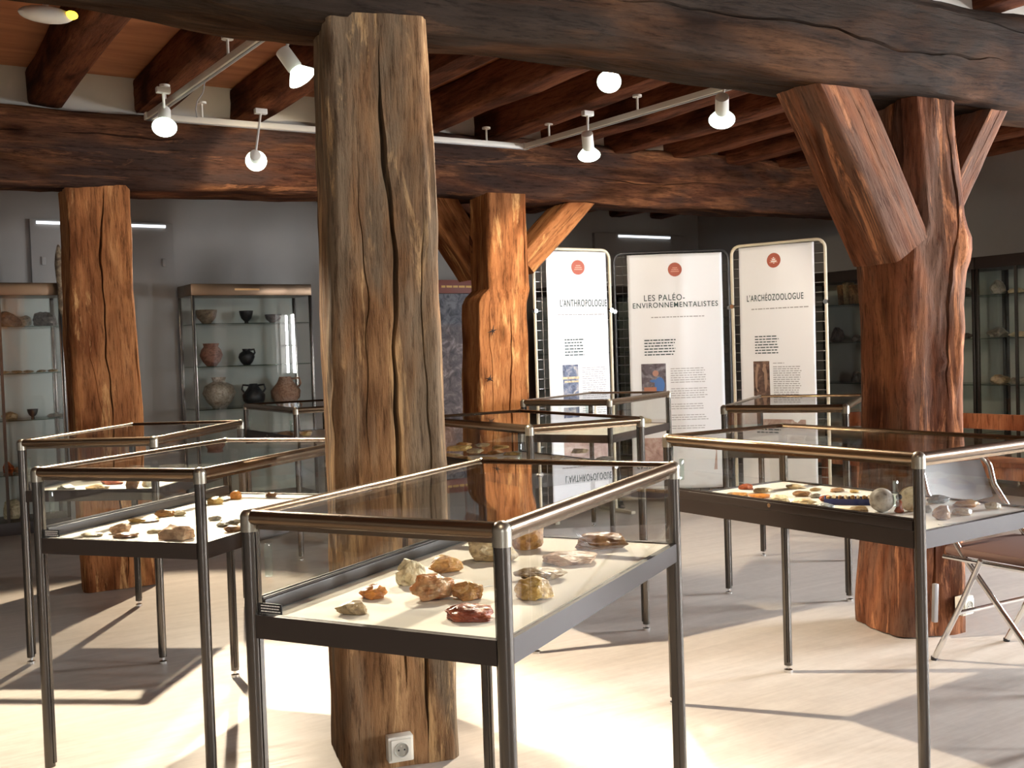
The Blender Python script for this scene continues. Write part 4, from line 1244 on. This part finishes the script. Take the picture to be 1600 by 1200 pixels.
# pottery and finds in cabinets
def clay(name, a, b, rough=0.7):
    return stone_mat(name, a, b, rough)
CLAY = {'brown': clay('brown_clay', (0.15, 0.11, 0.07), (0.24, 0.18, 0.12)), 'red': clay('red_clay', (0.28, 0.12, 0.08), (0.38, 0.18, 0.12)),
        'black': clay('black_clay', (0.015, 0.016, 0.018), (0.04, 0.042, 0.045), 0.4), 'beige': clay('beige_clay', (0.32, 0.26, 0.19), (0.50, 0.43, 0.34)),
        'terra': clay('terracotta_clay', (0.36, 0.19, 0.12), (0.46, 0.28, 0.19)), 'grey': clay('grey_clay', (0.14, 0.14, 0.15), (0.24, 0.24, 0.25))}
SHM = {1.72: 1.64, 1.34: 1.27, .94: .90, .50: .47, 1.75: 1.66, 1.37: 1.30, .96: .91}
def in_cab(px, z, P, dr, back=0.22):
    z = SHM.get(z, z)
    nv = Vector((-dr.y, dr.x, 0)) if True else N
    d = ray(px, 600); Pm = P + nv * back
    n = Vector((-dr.y, dr.x)); t = (n.x * Pm.x + n.y * Pm.y) / (n.x * d.x + n.y * d.y)
    q = d * t
    return Vector((q.x, q.y, z))
def pot(px, z, w, h, shape, c, label, neck=0.5, P=Q0, dr=U, handles=0, group='pottery in the tall cabinet left of the nearest post', back=0.22):
    p = in_cab(px, z, P, dr, back); r = w / 2
    t = 0.006
    if shape == 'bowl': prof = [(0.001, 0), (r * .42, 0), (r * .45, .01), (r * .85, h * .45), (r, h * .85), (r * 1.0, h), (r - t, h), (r * .82, h * .5), (0.001, 0.015)]
    elif shape == 'jar': prof = [(0.001, 0), (r * .4, 0), (r * .75, h * .2), (r, h * .48), (r * .85, h * .72), (r * neck, h * .86), (r * (neck + .08), h), (r * (neck + .08) - t, h), (r * neck - t, h * .85), (r * .8, h * .6), (0.001, .03)]
    elif shape == 'cup': prof = [(0.001, 0), (r * .35, 0), (r * .25, h * .15), (r * .7, h * .4), (r * .9, h * .7), (r * 1.0, h), (r - t, h), (r * .6, h * .45), (0.001, h * .3)]
    else: prof = [(0.001, 0), (r * .6, 0), (r * .95, h * .25), (r, h * .5), (r * .55, h * .8), (r * neck, h), (r * neck - t, h), (r * .4, h * .75), (0.001, .03)]
    o = link('clay_pot', MB().lathe(prof, 28).mesh('clay_pot', CLAY[c], True, 60)); o.location = p
    for i in range(handles):
        sg = 1 if i == 0 else -1
        MB().tube([Vector((sg * r * neck, 0, h * .92)), Vector((sg * r * .95, 0, h * .95)), Vector((sg * r * 1.05, 0, h * .75)), Vector((sg * r * .85, 0, h * .62))], 0.009, 8).obj('handle', CLAY[c], o)
    tag(o, label, 'pot', group)
    return o
pot(327, 1.72, .185, .125, 'bowl', 'brown', 'plain brown bowl at the top left of the pottery cabinet')
pot(389, 1.72, .125, .115, 'cup', 'black', 'dark flared cup in the middle of the top pottery shelf')
pot(431, 1.72, .15, .08, 'bowl', 'grey', 'shallow grey dish at the right of the top pottery shelf')
pot(332, 1.34, .20, .20, 'jar', 'red', 'reddish jug with a wide mouth on the second pottery shelf', neck=.62)
pot(387, 1.34, .145, .145, 'jar', 'black', 'small black vessel on the second pottery shelf', neck=.45, handles=1)
pot(342, .94, .29, .27, 'jar', 'beige', 'large beige jar with pale bands on the third pottery shelf', neck=.35)
pot(396, .94, .20, .20, 'jug', 'black', 'black two-handled jug on the third pottery shelf', neck=.35, handles=2)
pot(446, .94, .27, .25, 'jug', 'terra', 'large terracotta jar at the right of the third pottery shelf', neck=.4, handles=1)
pot(49, .94, .085, .075, 'cup', 'black', 'tiny black cup in the cabinet at the left edge', group='finds in the left edge cabinet')
def rock(px, z, w, h, c, label, P=Q0, dr=U, group='finds in the left edge cabinet', back=0.2, kind='rock', d=0.7):
    p = in_cab(px, z, P, dr, back)
    o = link(kind, stone_mesh(int(px * 3 + z * 100), w, w * d, h, m=ST[c], sub=3)); o.location = p
    tag(o, label, 'stone', group); return o
rock(12, 1.72, .20, .125, 'dark', 'dark arched fossil on the top shelf at the very left edge')
rock(73, 1.72, .18, .12, 'dark', 'dark skull-shaped lump at the right of the top left shelf')
rock(44, 1.72, .10, .09, 'grey', 'pale grey lump between the two dark ones on the top left shelf')
for i, px in enumerate((8, 28, 46, 66, 84)): rock(px, 1.34, .085, .022, 'olive', 'small flat stone in the row on the second shelf at the left edge', group='flat stones on the second left shelf')
rock(14, .94, .13, .065, 'olive', 'greenish lump left of the tiny black cup')
rock(84, .94, .15, .035, 'grey', 'flat grey slab right of the tiny black cup')
rock(6, .50, .09, .10, 'rust', 'rust-coloured stone on the low shelf at the very left edge')
rock(22, .50, .08, .05, 'brown', 'small brown stone beside the rust-coloured one on the low shelf')
rock(10, .10, .16, .16, 'pale', 'pale woven-looking lump at the bottom of the cabinet at the left edge')
GR = 'rocks in the dark right cabinets'
for (px, z, w, h, c, lb) in (
    (1511, 1.75, .13, .09, 'dark', 'dark domed rock on the top shelf just right of the knotty post'),
    (1512, 1.37, .12, .05, 'dark', 'low dark rock on the second shelf just right of the knotty post'),
    (1562, 1.75, .15, .13, 'grey', 'tall grey rock on the top shelf at the right edge cabinet'),
    (1590, 1.75, .13, .05, 'pale', 'low pale rock on the top shelf at the right edge'),
    (1562, 1.37, .17, .09, 'grey', 'domed grey rock on the second shelf of the right edge cabinet'),
    (1592, 1.37, .14, .05, 'pale', 'flat pale rock on the second shelf at the right edge'),
    (1562, .96, .17, .08, 'olive', 'olive rock on the third shelf of the right edge cabinet'),
    (1592, .96, .16, .06, 'grey', 'grey rock on the third shelf at the right edge'),
    (1310, 1.37, .14, .15, 'dark', 'dark jagged rock on the second shelf beside the right banner'),
    (1340, 1.37, .10, .07, 'dark', 'small dark rock on the second shelf touching the knotty post outline'),
    (1340, .96, .13, .11, 'dark', 'dark rock on the third shelf left of the knotty post')):
    rock(px, z, w, h, c, lb, P=R0, dr=V, group=GR, back=0.2)
for i, (px, hh) in enumerate(((1322, .20), (1331, .22), (1340, .19))):
    p = in_cab(px, 1.75, R0, V, .25)
    o = MB().box((0, 0, hh / 2), (0.045, 0.12, hh), bevel=.004).obj('standing_slab', ST['brown' if i % 2 == 0 else 'olive']); o.location = p; o.rotation_euler = (0, -.08, yr)
    tag(o, ['leftmost', 'middle', 'rightmost'][i] + ' of the three upright brown slabs on the top shelf beside the right banner', 'stone slab', 'upright slabs in the right cabinet')
# things on the shelves of the dim cabinets behind the banners are not visible

# photo display panel between the posts
dp = at_y(676, 560, 10.0); dp = Q0 + U * ((dp - Q0).dot(U)); 
tt = (at_line(678, 560, Q0, U) - Q0).dot(U)
root = empty('photo_panel', Q(tt), YAW)
Wd = 1.05
MB().box((Wd / 2, 0.06, 1.015), (Wd, 0.10, 2.03), bevel=.004).obj('panel_body', M_PANEL, root)
MB().box((Wd / 2, 0.005, 1.965), (Wd, 0.03, 0.13), bevel=.003).obj('header_band', M_REDBAND, root)
MB().box((Wd / 2, 0.005, 0.10), (Wd, 0.03, 0.16), bevel=.003).obj('footer_band', M_REDBAND, root)
PHW = mat('dark_site_photo', (0.1, 0.08, 0.08), .5)
t = NT(PHW)
v = t.coords((1, 1, 1), rnd=False)
n = t.noise(v, 9, 6, 0.7, 1.2)
sky = t.ramp(n, [(0.40, (0.015, 0.017, 0.03)), (0.60, (0.17, 0.17, 0.20))])
grd = t.ramp(n, [(0.34, (0.03, 0.022, 0.025)), (0.52, (0.16, 0.12, 0.12)), (0.68, (0.42, 0.34, 0.34))])
sx = t.new('ShaderNodeSeparateXYZ'); tc = t.new('ShaderNodeTexCoord'); t.link(tc.outputs['Object'], sx.inputs[0])
mr = t.new('ShaderNodeMapRange'); mr.inputs[1].default_value = 1.56; mr.inputs[2].default_value = 1.62; t.link(sx.outputs['Z'], mr.inputs[0])
t.link(t.mix(mr.outputs[0], grd, sky), t.b.inputs['Base Color'])
MB().box((Wd / 2, 0.0, 1.04), (Wd - .02, 0.012, 1.71)).obj('large_photo', PHW, root, smooth=False)
for zz in (1.965, 0.10):
    mb = MB(); rr = random.Random(3); x = .10
    while x < .95: w = rr.uniform(.03, .09); mb.box((x + w / 2, -0.013, zz), (w, 0.004, 0.020)); x += w + .012
    mb.obj('band_lettering', M_YELLOW, root)
tag(root, 'tall dark photo panel with red bands between the nearest post and the star-cracked post', 'display panel')

# carved staff at the left post
sp0 = in_cab(118, 0, Q0, U, -0.12); 
root = empty('carved_staff', sp0)
prof = [(0.001, 0.0), (0.014, 0.0), (0.016, 0.5), (0.017, 1.0), (0.018, 1.70), (0.030, 1.78), (0.036, 1.86), (0.030, 1.92), (0.040, 2.02), (0.034, 2.12), (0.024, 2.20), (0.010, 2.27), (0.001, 2.28)]
mb = MB().lathe(prof, 18)
for v in mb.bm.verts:
    if v.co.z > 1.72:
        k = 1 + 0.35 * noise.noise(v.co * 22); v.co.x *= k; v.co.y *= k
mb.obj('shaft', stone_mat('mottled_wood', (0.16, 0.11, 0.07), (0.50, 0.40, 0.26), 0.6), root)
root.rotation_euler = (0, math.radians(-2.2), 0)
tag(root, 'tall mottled carved staff standing between the left cabinet and the left post', 'staff')

# ------------------------------------------------------------------ wooden bench behind the right showcase
b0 = at_line(1318, 650, Vector((3.40, 8.00, 0)), V); b1_ = at_line(1610, 660, Vector((3.40, 8.00, 0)), V)
s_a = b0.copy(); s_a.z = 0
root = empty('wooden_bench', s_a, yr)
Lb_ = 3.0
def bpart(nm, c, s, rot=None): return MB().box(c, s, rot=rot, bevel=.006).obj(nm, W_BENCH, root)
zt_ = (b0.z + b1_.z) / 2
bpart('back_rail', (Lb_ / 2, 0.0, zt_), (Lb_, 0.035, 0.115))
bpart('seat_board', (Lb_ / 2, -0.22, 0.42), (Lb_, 0.36, 0.035))
bpart('front_rail', (Lb_ / 2, -0.36, 0.36), (Lb_, 0.03, 0.09))
for x in (0.12, Lb_ - .12):
    bpart('back_leg', (x, 0.0, (zt_ + .05) / 2), (0.06, 0.05, zt_ + .05)); bpart('front_leg', (x, -0.36, 0.20), (0.06, 0.05, 0.40))
tag(root, 'long orange wooden bench behind the knotty right post', 'bench')

# ------------------------------------------------------------------ folding chair
f1 = at_z(1460, 1031, 0); f2 = at_z(1573, 1002, 0)
cx_ = (f2 - f1); cwid = cx_.length; cyaw = math.atan2(cx_.y, cx_.x)
root = empty('folding_chair', f1, cyaw)      # local x: along the rear feet, local -y: the way the chair faces
Wc = cwid
rt = 0.0115
FY = -0.52                        # front feet
zb_ = 0.80
for x in (0.0, Wc):
    xi = x
    # rear leg tube: rear foot up to the seat front
    MB().tube([(xi, 0, 0.008), (xi, -0.13, 0.25), (xi, -0.225, 0.445)], rt, 12).obj('rear_leg', M_CHROME, root)
    MB().cyl((xi, 0.001, 0), (xi, 0, 0.014), 0.0135, 12).obj('rubber_foot', M_BLACK, root)
xo0, xo1 = 0.018, Wc - 0.018
pts = [(xo0, FY, 0.01), (xo0, -0.13, 0.45), (xo0, 0.035, 0.68)]
zt2 = 0.808
for i in range(0, 7): a_ = PI / 2 * i / 6; pts.append((xo0 + 0.05 - 0.05 * math.cos(a_), 0.035 + 0.045 * (i / 6) + .02, zt2 - 0.05 + 0.05 * math.sin(a_)))
for i in range(0, 7): a_ = PI / 2 * i / 6; pts.append((xo1 - 0.05 + 0.05 * math.sin(a_), 0.10 - 0.045 * (i / 6), zt2 - 0.05 + 0.05 * math.cos(a_)))
pts += [(xo1, 0.035, 0.68), (xo1, -0.13, 0.45), (xo1, FY, 0.01)]
MB().tube(pts, rt, 12).obj('back_and_front_leg_tube', M_CHROME, root)
# curved back pad
bm = bmesh.new(); nx, nz = 16, 8; grid = []
for side in (0, 1):
    g_ = []
    for j in range(nz + 1):
        row = []
        for i in range(nx + 1):
            fx = i / nx; fz = j / nz
            x = xo0 + .012 + (xo1 - xo0 - .024) * fx
            bow = 0.020 * (1 - (2 * fx - 1) ** 2)
            z = 0.628 + 0.155 * fz - 0.012 * (1 - (2 * fx - 1) ** 2) * (1 - fz)
            y = 0.035 + 0.06 * fz + bow + (0.006 if side else -0.006) * (1 - 0.6 * abs(2 * fz - 1) ** 4)
            row.append(bm.verts.new((x, y, z)))
        g_.append(row)
    grid.append(g_)
for s_ in (0, 1):
    for j in range(nz):
        for i in range(nx): bm.faces.new((grid[s_][j][i], grid[s_][j][i + 1], grid[s_][j + 1][i + 1], grid[s_][j + 1][i]))
for j in range(nz):
    for i_ in (0, nx): bm.faces.new((grid[0][j][i_], grid[0][j + 1][i_], grid[1][j + 1][i_], grid[1][j][i_]))
for i in range(nx):
    for j_ in (0, nz): bm.faces.new((grid[0][j_][i], grid[0][j_][i + 1], grid[1][j_][i + 1], grid[1][j_][i]))
bmesh.ops.recalc_face_normals(bm, faces=bm.faces)
me = bpy.data.meshes.new('back_pad'); bm.to_mesh(me); bm.free(); me.materials.append(M_BACKV)
me.polygons.foreach_set('use_smooth', [True] * len(me.polygons)); me.set_sharp_from_angle(angle=math.radians(50))
link('back_pad', me, root)
MB().box((Wc / 2, -0.24, 0.462), (Wc - .02, 0.38, 0.035), bevel=.014).obj('seat_pad', M_SEAT, root)
mb = MB(); mb.tube([(0.006, -0.05, 0.435), (0.006, -0.43, 0.435), (0.03, -0.445, 0.435), (Wc - .03, -0.445, 0.435), (Wc - .006, -0.43, 0.435), (Wc - .006, -0.05, 0.435)], 0.010, 10)
mb.obj('seat_frame', M_CHROME, root)
MB().cyl((0, -0.06, 0.115 * 2), (Wc, -0.06, 0.115 * 2), 0.008, 10).obj('rear_stretcher', M_CHROME, root) if False else MB().cyl((0, -0.112, 0.215), (Wc, -0.112, 0.215), 0.009, 10).obj('rear_stretcher', M_CHROME, root)
MB().cyl((xo0, -0.40, 0.145), (xo1, -0.40, 0.145), 0.009, 10).obj('front_stretcher', M_CHROME, root)
tag(root, 'chrome folding chair with grey back and brown seat at the right', 'chair')
